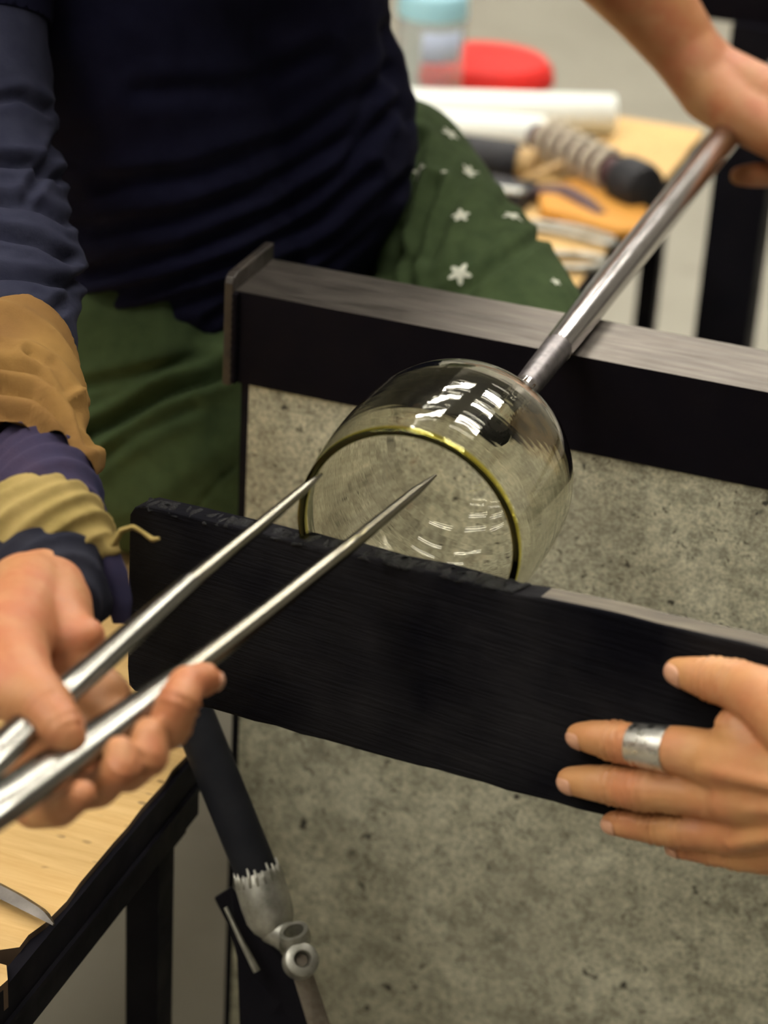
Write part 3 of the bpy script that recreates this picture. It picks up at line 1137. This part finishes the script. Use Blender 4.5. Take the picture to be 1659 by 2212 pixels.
body_w = link('body', wh, M['skin_w'], person, 'bare hands and forearm of the glassblower')
for s in (-1, 1):
    e_ = head + fw * 0.074 + sd * (0.032 * s) + uh * 0.005
    link('eye', blob_mesh([[(e_, 0.011), (e_ + fw * 0.001, 0.011)]], 0.002, 2), mat('eye', (0.6, 0.6, 0.58), 0.2), person)
link('hair', blob_mesh([[(head + uh * 0.055 - fw * 0.015, 0.085), (head - fw * 0.055 + uh * 0.0, 0.083), (head - fw * 0.06 - uh * 0.04, 0.06)]], 0.005, 4), M['hair'], person)

# index fingertip and thumb nails
tp = rh[4][-1]
nail(person, wb, tp[0] + RT * 0.002, RT, 0.007, 0.007, M['nail'], (-DIR + RT * 0.9 - UP * 0.3).normalized())

# shirt: torso, both sleeves
tors = [
    C((590, -330, 1.46, 290), (580, -120, 1.50, 272), (585, 60, 1.54, 258), (612, 200, 1.575, 266), (628, 300, 1.595, 278), (590, 430, 1.61, 262), (520, 520, 1.60, 240)),
    C((230, -330, 1.40, 300), (250, -100, 1.44, 290), (280, 130, 1.48, 290), (320, 350, 1.53, 300), (350, 500, 1.555, 290), (360, 570, 1.56, 262)),
    C((60, 100, 1.54, 240), (120, 400, 1.58, 260), (200, 560, 1.58, 245)),
    [(r_sho, 0.085), (chest, 0.115), (l_sho, 0.085)],
]
arm_t = [[(r_sho, 0.075)] + C((-105, -60, 1.375, 222), (-100, 60, 1.372, 214), (-95, 130, 1.37, 205))]
arm_r = [C((-100, 0, 1.372, 195), (-92, 80, 1.37, 200), (-50, 330, 1.34, 180), (-20, 480, 1.31, 172), (22, 580, 1.285, 160), (18, 680, 1.255, 146), (25, 770, 1.225, 142), (30, 860, 1.20, 132))]
arm_l = [[(l_sho, 0.07), (l_elb.lerp(l_sho, 0.5), 0.062), (l_elb.lerp(l_sho, 0.15), 0.058)]]
shirt = blob_mesh(tors, 0.0045, 10)
arms = blob_mesh(arm_r, 0.0030, 8)
tee = blob_mesh(arm_t + arm_l, 0.0036, 8)
cut(tee, at(-95, 58, 1.37), (at(-92, 130, 1.37) - at(-100, -20, 1.372) + UP * 0.0).normalized(), near=lambda c: (c - at(-95, 90, 1.37)).length < 0.11)
cut(arms, at(30, 775, 1.225), (at(30, 860, 1.20) - at(25, 690, 1.25)).normalized(), near=lambda c: (c - at(30, 780, 1.22)).length < 0.12)
fold_n = (RT * 0.36 + (-UP) * 0.93).normalized()
fold_t = (RT * 0.93 - (-UP) * 0.36).normalized()
org = at(560, 560, 1.55)


def ridged(x):
    return 1 - np.abs(np.sin(x))


def shirt_fold(co):
    q = co - np.array(org[:])
    s = q @ np.array(fold_n[:])
    t = q @ np.array(fold_t[:])
    nz = vnoise(co, 7.0, 1)
    nz2 = vnoise(co, 16.0, 2)
    ph = (s + 0.55 * t * t + 0.022 * nz) / 0.034 * math.pi
    low = np.clip((s + 0.16) / 0.12, 0, 1)
    amp = 0.0014 + 0.0052 * low * np.clip(0.6 + 1.1 * vnoise(co, 9.0, 5), 0.05, 1.3)
    return amp * (ridged(ph) - 0.5) + 0.0022 * nz2 + 0.004 * nz




def to_px(co):
    q = co - np.array(CAM[:])
    d = q @ np.array(DIR[:])
    return np.stack([W / 2 + F * (q @ np.array(RT[:])) / d, H / 2 - F * (q @ np.array(UP[:])) / d], 1)


def creases(co, lines):
    """valleys (depth > 0) or ridges along polylines laid over the cloth"""
    p = to_px(co)
    out_ = np.zeros(len(co))
    for pts_, width, depth in lines:
        best = np.full(len(co), 1e9)
        for (x0_, y0_), (x1_, y1_) in zip(pts_[:-1], pts_[1:]):
            dx_, dy_ = x1_ - x0_, y1_ - y0_
            t_ = np.clip(((p[:, 0] - x0_) * dx_ + (p[:, 1] - y0_) * dy_) / (dx_ * dx_ + dy_ * dy_), 0, 1)
            best = np.minimum(best, np.hypot(p[:, 0] - x0_ - t_ * dx_, p[:, 1] - y0_ - t_ * dy_))
        out_ -= depth * (np.exp(-(best / width) ** 2) - 0.45 * np.exp(-((best - 1.9 * width) / width) ** 2))
    return out_


SHIRT_LINES = [
    ([(170, 705), (330, 670), (490, 625), (640, 560)], 16, 0.005),
    ([(170, 655), (350, 615), (520, 555), (690, 470), (800, 370)], 15, 0.006),
    ([(200, 590), (400, 545), (580, 470), (740, 370), (850, 230)], 16, 0.006),
    ([(170, 500), (380, 470), (560, 410), (760, 290), (840, 150)], 18, 0.005),
    ([(220, 400), (420, 380), (640, 300), (800, 190)], 20, 0.004),
    ([(450, 690), (600, 600), (740, 510), (860, 400)], 13, 0.005),
    ([(560, 650), (700, 580), (800, 500), (880, 380)], 12, 0.004),
    ([(300, 200), (520, 190), (700, 110)], 22, 0.003),
    ([(835, 60), (845, 150), (880, 260)], 14, 0.004),
]
SLEEVE_LINES = [
    ([(-10, 215), (50, 205), (110, 235)], 12, 0.004),
    ([(-10, 345), (70, 350), (130, 385)], 12, 0.006),
    ([(0, 430), (90, 445), (150, 480)], 12, 0.005),
    ([(-10, 500), (80, 520), (150, 560)], 12, 0.006),
    ([(0, 590), (80, 600), (150, 620), (180, 600)], 12, 0.006),
    ([(20, 660), (100, 680), (160, 640)], 13, 0.004),
    ([(130, 300), (100, 360), (60, 420)], 12, 0.004),
]
TROUSER_LINES = [
    ([(905, 300), (885, 420), (862, 520), (850, 640)], 13, 0.008),
    ([(940, 400), (905, 500), (885, 640)], 12, 0.007),
    ([(850, 480), (880, 560), (910, 650)], 10, 0.005),
    ([(1165, 515), (1060, 580), (960, 650)], 12, 0.005),
    ([(1010, 380), (960, 470), (930, 560)], 14, 0.004),
    ([(1090, 440), (1040, 560), (1000, 660)], 16, 0.003),
    ([(180, 945), (260, 905), (340, 862), (500, 800)], 16, 0.012),
    ([(200, 1000), (300, 930), (420, 880)], 14, 0.005),
    ([(420, 1100), (470, 1040), (545, 970)], 5, 0.0025),
    ([(180, 830), (300, 800), (450, 775)], 14, 0.004),
]
displace(shirt, lambda co: 0.35 * shirt_fold(co) + creases(co, SHIRT_LINES))
a_ax = (at(20, 700, 1.25) - at(-40, 300, 1.34)).normalized()


def sleeve_fold(co):
    q = co - np.array(at(0, 500, 1.30)[:])
    s = q @ np.array(a_ax[:]) + 0.30 * (q @ np.array(RT[:]))
    nz = vnoise(co, 11.0, 3)
    ph = (s + 0.020 * nz) / 0.030 * math.pi
    amp = 0.0052 * np.clip(0.65 + 1.2 * vnoise(co, 12.0, 6), 0.05, 1.4)
    return amp * (ridged(ph) - 0.5) + 0.002 * vnoise(co, 30.0, 4) + 0.004 * nz


displace(arms, lambda co: 0.4 * sleeve_fold(co) + creases(co, SLEEVE_LINES))
# trim the lower hem of the shirt
hem_a, hem_b = at(165, 792, 1.46), at(490, 728, 1.49)
hn = (hem_b - hem_a).cross(ray(330, 760)).normalized()
if hn.dot(-UP) < 0:
    hn = -hn
cut(shirt, hem_a, (hn - DIR * 0.25).normalized())
displace(tee, lambda co: 0.4 * sleeve_fold(co))
join_into(shirt, [tee])
so2 = link('arm_sleeve', arms, M['sleeve'], person, 'slate blue cloth sleeve guard with soft folds')
sd2 = so2.modifiers.new('thickness', 'SOLIDIFY')
sd2.thickness = 0.0016
sd2.offset = -1
so = link('shirt', shirt, M['shirt'], person, 'navy long sleeved jersey shirt with soft folds')
sd_ = so.modifiers.new('thickness', 'SOLIDIFY')
sd_.thickness = 0.0018
sd_.offset = -1

# trousers
tc = [
    C((600, 470, 1.66, 215), (420, 620, 1.60, 235), (300, 720, 1.56, 235)),
    [(V((-0.21, 0.20, -0.145)), 0.105), (V((-0.06, 0.16, -0.152)), 0.098), (V((0.22, 0.19, -0.15)), 0.078), (V((0.23, 0.19, -0.42)), 0.062), (V((0.21, 0.20, -0.70)), 0.052)],
    [(V((-0.26, 0.12, -0.150)), 0.098), (V((-0.05, 0.11, -0.155)), 0.094), (V((0.06, 0.13, -0.155)), 0.088)],
    C((600, 480, 1.70, 200), (800, 395, 1.73, 190), (862, 385, 1.715, 172), (940, 520, 1.665, 178), (1035, 645, 1.61, 180), (1120, 745, 1.56, 168), (1150, 790, 1.545, 150)) + [(V((0.17, 0.24, -0.42)), 0.062), (V((0.13, 0.28, -0.70)), 0.052)],
]
trou = blob_mesh(tc, 0.004, 10)


def trou_fold(co):
    q = co - np.array(at(860, 560, 1.6)[:])
    r_ = q @ np.array(RT[:])
    u_ = q @ np.array(UP[:])
    nz = vnoise(co, 8.0, 8)
    # folds fan out from the crotch
    ang = np.arctan2(u_ - 0.06, r_ + 0.16)
    rad_ = np.hypot(u_ - 0.06, r_ + 0.16)
    f1 = ridged(ang * 6.5 + 1.2 * nz) * np.exp(-(rad_ / 0.20) ** 2) * 0.010
    # creases of the right leg running up to the right
    q2 = co - np.array(at(330, 900, 1.48)[:])
    s2 = q2 @ np.array((UP * 0.86 - RT * 0.5)[:])
    f2 = ridged(s2 / 0.045 * math.pi + 1.4 * nz) * np.exp(-(np.linalg.norm(q2, axis=1) / 0.14) ** 2) * 0.006
    return f1 + f2 + 0.006 * nz + 0.0025 * vnoise(co, 20.0, 9)


displace(trou, lambda co: 0.6 * trou_fold(co) + creases(co, TROUSER_LINES))
to = link('trousers', trou, M['trousers'], person, 'green cotton trousers printed with small white flowers')
tb = bvh_of(trou)


def flower(x, y, size, rot=0.0, sx=1.0):
    d0 = ray(x, y).normalized()
    hit, no, _, _ = tb.ray_cast(CAM, d0)
    if hit is None:
        return
    no = no.normalized()
    ax_ = (RT - no * RT.dot(no)).normalized()
    ay_ = no.cross(ax_)
    bm = bmesh.new()
    n = 30
    rings = []
    for kk in (0.0, 0.4, 0.75, 1.0):
        row = []
        for i in range(n):
            t = 2 * math.pi * i / n
            rr = size * (0.72 + 0.28 * math.cos(5 * (t + rot))) * kk
            p = hit + ax_ * (rr * math.cos(t) * sx) + ay_ * (rr * math.sin(t))
            h2, n2, _, _ = tb.ray_cast(p + no * 0.02, -no)
            p2 = (h2 if h2 is not None else p) + no * 0.0007
            row.append(bm.verts.new(p2))
            if kk == 0.0:
                break
        rings.append(row)
    for i in range(n):
        bm.faces.new((rings[0][0], rings[1][i], rings[1][(i + 1) % n]))
        for a_, b_ in ((1, 2), (2, 3)):
            bm.faces.new((rings[a_][i], rings[b_][i], rings[b_][(i + 1) % n], rings[a_][(i + 1) % n]))
    bmesh.ops.recalc_face_normals(bm, faces=bm.faces[:])
    link('flower_print', mesh_from(bm), M['flower'], to)


for fx in ((972, 290, .0075, 0.2), (907, 371, .0070, 0.5), (1010, 371, .0065, 0.1), (960, 372, .0025, 0), (995, 466, .0068, 0.9), (1107, 466, .0075, 0.3), (993, 590, .0085, 0.25), (1200, 610, .004, .4)):
    flower(*fx)
for q in (V((0.21, 0.20, FLOOR + 0.045)), V((0.13, 0.28, FLOOR + 0.045))):
    link('shoe', blob_mesh([[(q + V((-0.03, 0, 0)), 0.042), (q + V((0.10, 0, -0.005)), 0.040), (q + V((0.16, 0, -0.012)), 0.032)]], 0.006, 4), M['shoe'], person)


# wraps on the right forearm
def wrap_fold(ax, wl, amp, seed, slant=0.4):
    def fn(co):
        s = co @ np.array(ax[:]) + slant * (co @ np.array(RT[:]))
        nz = vnoise(co, 14.0, seed)
        return amp * (ridged((s + 0.02 * nz) / wl * math.pi) - 0.5) + amp * 0.8 * nz
    return fn


f_ax = (at(90, 1200, 1.07) - at(40, 800, 1.2)).normalized()
w1 = blob_mesh([C((20, 770, 1.215, 138), (38, 830, 1.20, 140), (55, 920, 1.165, 130), (75, 1010, 1.135, 134), (85, 1060, 1.12, 130))], 0.0025, 6)
WRAP_LINES = [
    ([(-20, 835), (70, 850), (140, 930), (205, 1045)], 12, 0.006),
    ([(-20, 790), (90, 805), (165, 890), (190, 960)], 12, 0.005),
    ([(-20, 890), (60, 905), (120, 960), (170, 1040)], 11, 0.006),
    ([(-20, 935), (50, 950), (90, 985)], 9, 0.004),
    ([(60, 765), (110, 790), (150, 840)], 9, 0.005),
]
displace(w1, lambda co: wrap_fold((f_ax * 0.75 + RT * -0.6), 0.021, 0.0030, 11, 0.0)(co) + creases(co, WRAP_LINES))
cut(w1, at(60, 975, 1.12), (f_ax + RT * -0.45).normalized())
link('arm_wrap', w1, M['wrap'], person, 'brown cloth wrapped round the right forearm')
w2 = blob_mesh([C((70, 1000, 1.135, 110), (80, 1040, 1.125, 124), (92, 1100, 1.105, 132), (100, 1160, 1.09, 130))], 0.0025, 6)
displace(w2, wrap_fold(f_ax, 0.016, 0.0028, 12, 0.5))
link('sleeve_cuff', w2, M['band_navy'], person, 'navy cuff below the brown wrap')
w3 = blob_mesh([C((10, 1145, 1.078, 92), (70, 1146, 1.073, 124), (100, 1154, 1.071, 132), (150, 1176, 1.070, 98), (190, 1195, 1.070, 60)), C((196, 1190, 1.07, 36), (228, 1180, 1.06, 22), (244, 1186, 1.06, 16))], 0.002, 5)
displace(w3, wrap_fold(f_ax, 0.013, 0.0030, 13, 0.45))
link('bandana', w3, M['bandana'], person, 'khaki bandana knotted above the wrist')
w4 = blob_mesh([C((90, 1190, 1.078, 134), (100, 1240, 1.062, 134), (106, 1290, 1.052, 128)), C((190, 1240, 1.07, 55), (200, 1300, 1.06, 48))], 0.0022, 6)
displace(w4, wrap_fold(f_ax, 0.014, 0.0022, 14, 0.3))
cut(w4, at(100, 1272, 1.02), (f_ax + RT * -0.40).normalized())
link('wrist_band', w4, M['band_dark'], person, 'charcoal elastic wrist band')
# loose ends of the knot
p, q = res(poly([(240, 1182, 1.06), (262, 1146, 1.057), (288, 1138, 1.055), (308, 1150, 1.054), (330, 1166, 1.053), (344, 1163, 1.052)]), [(0.0022, 0.0030), (0.0014, 0.0034), (0.0012, 0.0026), (0.0010, 0.0014), (0.0013, 0.0036), (0.0008, 0.0012)], 26)
tube('knot_tail', p, q, M['bandana'], person, 12, up=DIR)
p, q = res(poly([(238, 1190, 1.06), (246, 1240, 1.06), (258, 1300, 1.062), (262, 1345, 1.065)]), [(0.004, 0.002), (0.0065, 0.002), (0.006, 0.002), (0.004, 0.0015)], 20)
tube('knot_tail', p, q, M['band_navy'], person, 12, up=DIR)

# ------------------------------------------------------------------ hinged arm below the paddle
arm = thing('support_arm', 'black tubular hinged support arm with zinc clamp and bolt below the paddle', 'support arm', at(640, 2212, 1.388))
T0, T1 = at(330, 1330, 1.368), at(555, 1885, 1.373)
T2 = at(585, 1985, 1.373)
tube('tube', [T0, T0.lerp(T1, 0.5), T1], [0.0128] * 3, M['tube_black'], arm, 28)
ta = (T2 - T1).normalized()
lathed('ferrule', [(0.0, -0.004), (0.0118, -0.004), (0.0135, 0.001), (0.0150, 0.005), (0.0152, 0.018), (0.0145, 0.028), (0.0120, 0.034), (0.0085, 0.038), (0.0, 0.038)], T1, ta, M['zinc'], arm, 32, label='crimped zinc ferrule')
bm = bmesh.new()
a_ = ta.orthogonal().normalized()
b_ = ta.cross(a_)
for i in range(20):
    t = 2 * math.pi * i / 20
    n_ = a_ * math.cos(t) + b_ * math.sin(t)
    o_ = T1 + n_ * 0.0128
    sweep(bm, [o_ - ta * (0.002 + 0.0018 * (i % 3)), o_ + n_ * 0.0012 + ta * 0.006], [(0.0008, 0.0005), (0.0016, 0.0012)], 8)
link('crimp', mesh_from(bm), M['zinc'], arm)
# neck, ring and bolt
N0, N1 = T1 + ta * 0.034, at(628, 2030, 1.363)
tube('neck', [N0, N0.lerp(N1, .5), N1], [0.010, 0.009, 0.009], M['zinc'], arm, 24)
rc = at(638, 2022, 1.353)
rn = (-DIR * 0.45 + UP * 0.85 - RT * 0.25).normalized()
lathed('clamp_ring', [(0.0062, -0.004), (0.0088, -0.004), (0.0092, 0.0), (0.0088, 0.004), (0.0062, 0.004)], rc, rn, M['zinc'], arm, 36, closed=True)
bc = at(651, 2074, 1.346)
bn = (-DIR * 0.92 + RT * 0.18 + UP * 0.34).normalized()
bolt = lathed('bolt_head', [(0.0, -0.012), (0.0085, -0.012), (0.0104, -0.008), (0.0106, 0.0), (0.0098, 0.0034), (0.0078, 0.0048), (0.0052, 0.0050), (0.0046, 0.0040), (0.0040, -0.001), (0.0, -0.001)], bc, bn, M['zinc'], arm, 40, label='round zinc bolt head with socket')
lathed('socket', [(0.0, 0.0), (0.0038, 0.0), (0.0036, -0.0018), (0.0, -0.002)], bc + bn * 0.0012, bn, M['rust'], bolt, 6)
box_pts = [at(628, 2095, 1.358), at(672, 2092, 1.358), at(718, 2230, 1.363), at(790, 2480, 1.378), at(745, 2490, 1.378), at(672, 2240, 1.363)]
prism('flat_link', box_pts, DIR * 0.006, M['rust'], arm, 0.0012, 'flat worn steel link')
# dark bracket beside the ferrule
pl = [at(462, 1940, 1.398), at(500, 1916, 1.388), at(590, 2030, 1.388), at(640, 2120, 1.388), at(700, 2290, 1.398), at(520, 2290, 1.398), at(512, 2070, 1.398), at(498, 2010, 1.398)]
prism('bracket', pl, DIR * 0.005, M['frame'], arm, 0.001)
p, q = res(poly([(487, 1960, 1.383), (520, 2030, 1.380), (555, 2098, 1.380)]), [(0.0012, 0.0012), (0.0016, 0.0016), (0.0024, 0.0022)], 14)
tube('bracket_lip', p, q, M['zinc'], arm, 10)

# ------------------------------------------------------------------ tool on the near board
tw = thing('tweezers', 'dark steel tweezer tip lying over the chipped board edge', 'tweezers', on('z', SEAT, 0, 1935))
zt = SEAT + 0.006
tp_ = [on('z', zt, *q) for q in ((-260, 1795), (-60, 1894), (40, 1945), (92, 1975), (116, 1998))]
p, q = res(tp_, [(0.006, 0.004), (0.0058, 0.0042), (0.0052, 0.0040), (0.0040, 0.003), (0.0008, 0.0008)], 30)
bm = bmesh.new()
sweep(bm, p, q, 4)
for f_ in bm.faces:
    pass
link('tong_arm', mesh_from(bm), M['dark_steel'], tw, smooth=False)
tq = [v + V((-0.012, -0.018, 0)) for v in tp_[:3]]
p, q = res(tq, [(0.005, 0.004), (0.005, 0.004), (0.001, 0.001)], 20)
bm = bmesh.new()
sweep(bm, p, q, 4)
link('tong_arm', mesh_from(bm), M['dark_steel'], tw, smooth=False)

# ------------------------------------------------------------------ things on the far end of the bench
def Z(x, y, h=0.0):
    return on('z', SEAT + h, x, y)


# white paper rolls
def paper_roll(label, a, b, r):
    t = thing('paper_roll', label, 'paper roll', a.lerp(b, 0.5) - V((0, 0, r)), 'paper rolls on the bench')
    axr_ = (b - a)
    L = axr_.length
    lathed('paper', [(r * 0.35, 0), (r * 0.97, 0), (r, 0.002), (r, L - 0.002), (r * 0.97, L), (r * 0.35, L)], a, axr_, M['white'], t, 40, closed=True)
    lathed('core', [(r * 0.25, -0.001), (r * 0.345, -0.001), (r * 0.345, L + 0.001), (r * 0.25, L + 0.001)], a, axr_, M['tan'], t, 30, closed=True)
    return t


rr_ = 0.0215
paper_roll('longer white paper roll reaching furthest right, behind the dark flask', Z(700, 228, rr_), Z(1326, 247, rr_), rr_)
rr_ = 0.020
paper_roll('shorter white paper roll in front of the longer one', Z(720, 268, rr_), Z(1174, 292, rr_), rr_)

# red lid
rc_ = Z(1050, 168, 0.0)
red = thing('red_lid', 'round red plastic lid lying behind the paper rolls', 'lid', rc_)
RR = (Z(1200, 180) - rc_).length * 0.98
lathed('lid_shell', [(0.0, 0.030), (RR * 0.5, 0.029), (RR * 0.86, 0.024), (RR * 0.96, 0.016), (RR, 0.004), (RR, 0.0), (RR * 0.97, 0.0), (RR * 0.92, 0.012), (RR * 0.5, 0.024), (0.0, 0.026)], rc_, (0, 0, 1), M['red'], red, 64)

# clear jar
jc = Z(922, 226, 0.0)
jar = thing('plastic_jar', 'clear plastic jar with pale blue lid in front of the red lid', 'jar', jc)
jr = 0.038
lathed('jar_wall', [(0.0, 0.0), (jr * 0.95, 0.0), (jr, 0.004), (jr, 0.100), (jr * 0.9, 0.108), (jr * 0.86, 0.108), (jr * 0.95, 0.098), (jr * 0.95, 0.005), (0.0, 0.003)], jc, (0, 0, 1), M['clear'], jar, 48)
lathed('jar_lid', [(0.0, 0.128), (jr * 0.95, 0.128), (jr * 1.02, 0.124), (jr * 1.02, 0.102), (jr * 0.92, 0.102), (jr * 0.92, 0.122), (0.0, 0.124)], jc, (0, 0, 1), M['lid_blue'], jar, 48)
bm = bmesh.new()
for i in range(14):
    a0_ = -1.5 + 0.09 * i
    a1_ = a0_ + 0.09
    r_ = jr + 0.0006
    vs_ = [bm.verts.new(jc + V((r_ * math.cos(a), r_ * math.sin(a), z))) for a, z in ((a0_, 0.058), (a1_, 0.058), (a1_, 0.092), (a0_, 0.092))]
    bm.faces.new(vs_)
lo_ = link('jar_label', mesh_from(bm), M['label_blue'], jar)
lo_.modifiers.new('t', 'SOLIDIFY').thickness = 0.0004

# dark flask lying by the thigh
r_ = 0.022
fa, fb = Z(960, 330, r_), Z(1120, 352, r_)
fl = thing('dark_flask', 'black cylinder lying in front of the short paper roll', 'flask', fa.lerp(fb, .5) - V((0, 0, r_)))
L = (fb - fa).length
lathed('flask_body', [(0.0, 0.0), (r_ * 0.9, 0.0), (r_, 0.004), (r_, L - 0.006), (r_ * 0.85, L), (0.0, L)], fa, fb - fa, M['black'], fl, 36)
lathed('flask_cap', [(0.0, L - 0.001), (r_ * 0.75, L - 0.001), (r_ * 0.75, L + 0.016), (r_ * 0.65, L + 0.018), (0.0, L + 0.018)], fa, fb - fa, M['tan'], fl, 30)

# coil handled tool with black end
r_ = 0.021
ca, cb = Z(1185, 305, 0.026), Z(1345, 385, 0.026)
ct = thing('coil_handled_tool', 'dark tool with wire coil handle and round black end', 'tool', ca.lerp(cb, .5) - V((0, 0, 0.026)))
cx = (cb - ca).normalized()
L = (cb - ca).length
lathed('core', [(0.0, -0.02), (0.014, -0.02), (0.0165, 0.0), (0.0165, L), (0.0, L)], ca, cx, M['brown'], ct, 30)
a_ = cx.orthogonal().normalized()
b_ = cx.cross(a_)
hp = []
turns = 6
for i in range(turns * 20 + 1):
    t = i / 20 * 2 * math.pi
    hp.append(ca + cx * (L * 0.92 * i / (turns * 20)) + (a_ * math.cos(t) + b_ * math.sin(t)) * 0.0195)
tube('wire_coil', hp, [0.0046] * len(hp), M['wire'], ct, 10, up=cx)
lathed('end_cap', [(0.0, -0.004), (0.020, -0.004), (0.0245, 0.002), (0.0255, 0.012), (0.0255, 0.030), (0.023, 0.038), (0.016, 0.041), (0.0, 0.042)], cb, cx, M['black'], ct, 40)

# curved leather strap piece and tan stick
hs = thing('leather_handle', 'dark maroon curved handle beside the coil handled tool', 'handle', Z(1200, 400))
hp = [Z(1128, 420, 0.008), Z(1175, 412, 0.010), Z(1220, 416, 0.010), Z(1262, 440, 0.010), Z(1300, 470, 0.008)]
p, q = res(hp, [(0.008, 0.006), (0.012, 0.006), (0.014, 0.007), (0.012, 0.007), (0.008, 0.006)], 30)
tube('strap', p, q, M['brown'], hs, 16)
p, q = res([Z(1128, 388, 0.02), Z(1165, 375, 0.026), Z(1215, 352, 0.03)], [(0.003, 0.003), (0.005, 0.004), (0.004, 0.003)], 16)
tube('tan_edge', p, q, M['tan'], hs, 12)
st = thing('chalk_stick', 'short white stick beside the green thigh', 'stick', Z(1095, 412))
p, q = res([Z(1040, 404, 0.022), Z(1126, 414, 0.022)], [(0.0032, 0.0032), (0.0032, 0.0032)], 10)
tube('stick_body', p, q, M['white'], st, 12)
p, q = res([Z(1126, 414, 0.022), Z(1132, 415, 0.022)], [(0.0034, 0.0034), (0.0026, 0.0026)], 4)
tube('stick_tip', p, q, M['zinc'], st, 12)
bk = thing('black_block', 'small black box under the white stick', 'box', Z(1100, 440))
bx_ = Z(1100, 445)
box('box_body', (bx_.x - 0.05, bx_.y - 0.02, SEAT), (bx_.x + 0.018, bx_.y + 0.03, SEAT + 0.016), M['black'], bk, 0.003)
box('box_lid', (bx_.x - 0.051, bx_.y - 0.021, SEAT + 0.0162), (bx_.x + 0.019, bx_.y + 0.031, SEAT + 0.0185), M['black'], bk, 0.001)

# orange wooden block
ob = thing('wooden_block', 'orange brown wooden block between the coil tool and the shears', 'wood block', Z(1290, 465))
pts_ = [Z(1160, 425), Z(1250, 405), Z(1400, 470), Z(1385, 520), Z(1330, 520), Z(1165, 470)]
prism('block_body', pts_, V((0, 0, 0.012)), M['block_wood'], ob, 0.004)

# shears: two looped steel handles
shr = thing('shears', 'steel shears with two looped handles lying at the bench edge', 'shears', Z(1250, 545))
def loop(pts, r):
    P = [Z(*q, 0.006) for q in pts]
    n = len(P)
    out_ = []
    for i in range(n * 8):
        t = i / 8
        i0 = int(t)
        f_ = t - i0
        p0, p1, p2, p3 = P[(i0 - 1) % n], P[i0 % n], P[(i0 + 1) % n], P[(i0 + 2) % n]
        out_.append(0.5 * ((2 * p1) + (p2 - p0) * f_ + (2 * p0 - 5 * p1 + 4 * p2 - p3) * f_ ** 2 + (3 * p1 - p0 - 3 * p2 + p3) * f_ ** 3))
    out_.append(out_[0])
    out_.append(out_[1])
    tube('handle_loop', out_, [r] * len(out_), M['zinc'], shr, 12)
loop([(1090, 478), (1170, 482), (1250, 494), (1318, 515), (1325, 528), (1285, 522), (1200, 500), (1110, 490)], 0.0034)
loop([(1080, 545), (1180, 548), (1255, 552), (1300, 560), (1298, 575), (1250, 580), (1170, 576), (1085, 570)], 0.0040)
p, q = res([Z(1095, 484, 0.006), Z(1020, 500, 0.006), Z(900, 520, 0.006)], [(0.004, 0.003), (0.006, 0.003), (0.001, 0.001)], 14)
tube('shear_blade', p, q, M['zinc'], shr, 12)
p, q = res([Z(1085, 558, 0.006), Z(1010, 530, 0.006), Z(900, 505, 0.006)], [(0.004, 0.003), (0.006, 0.003), (0.001, 0.001)], 14)
tube('shear_blade', p, q, M['zinc'], shr, 12)
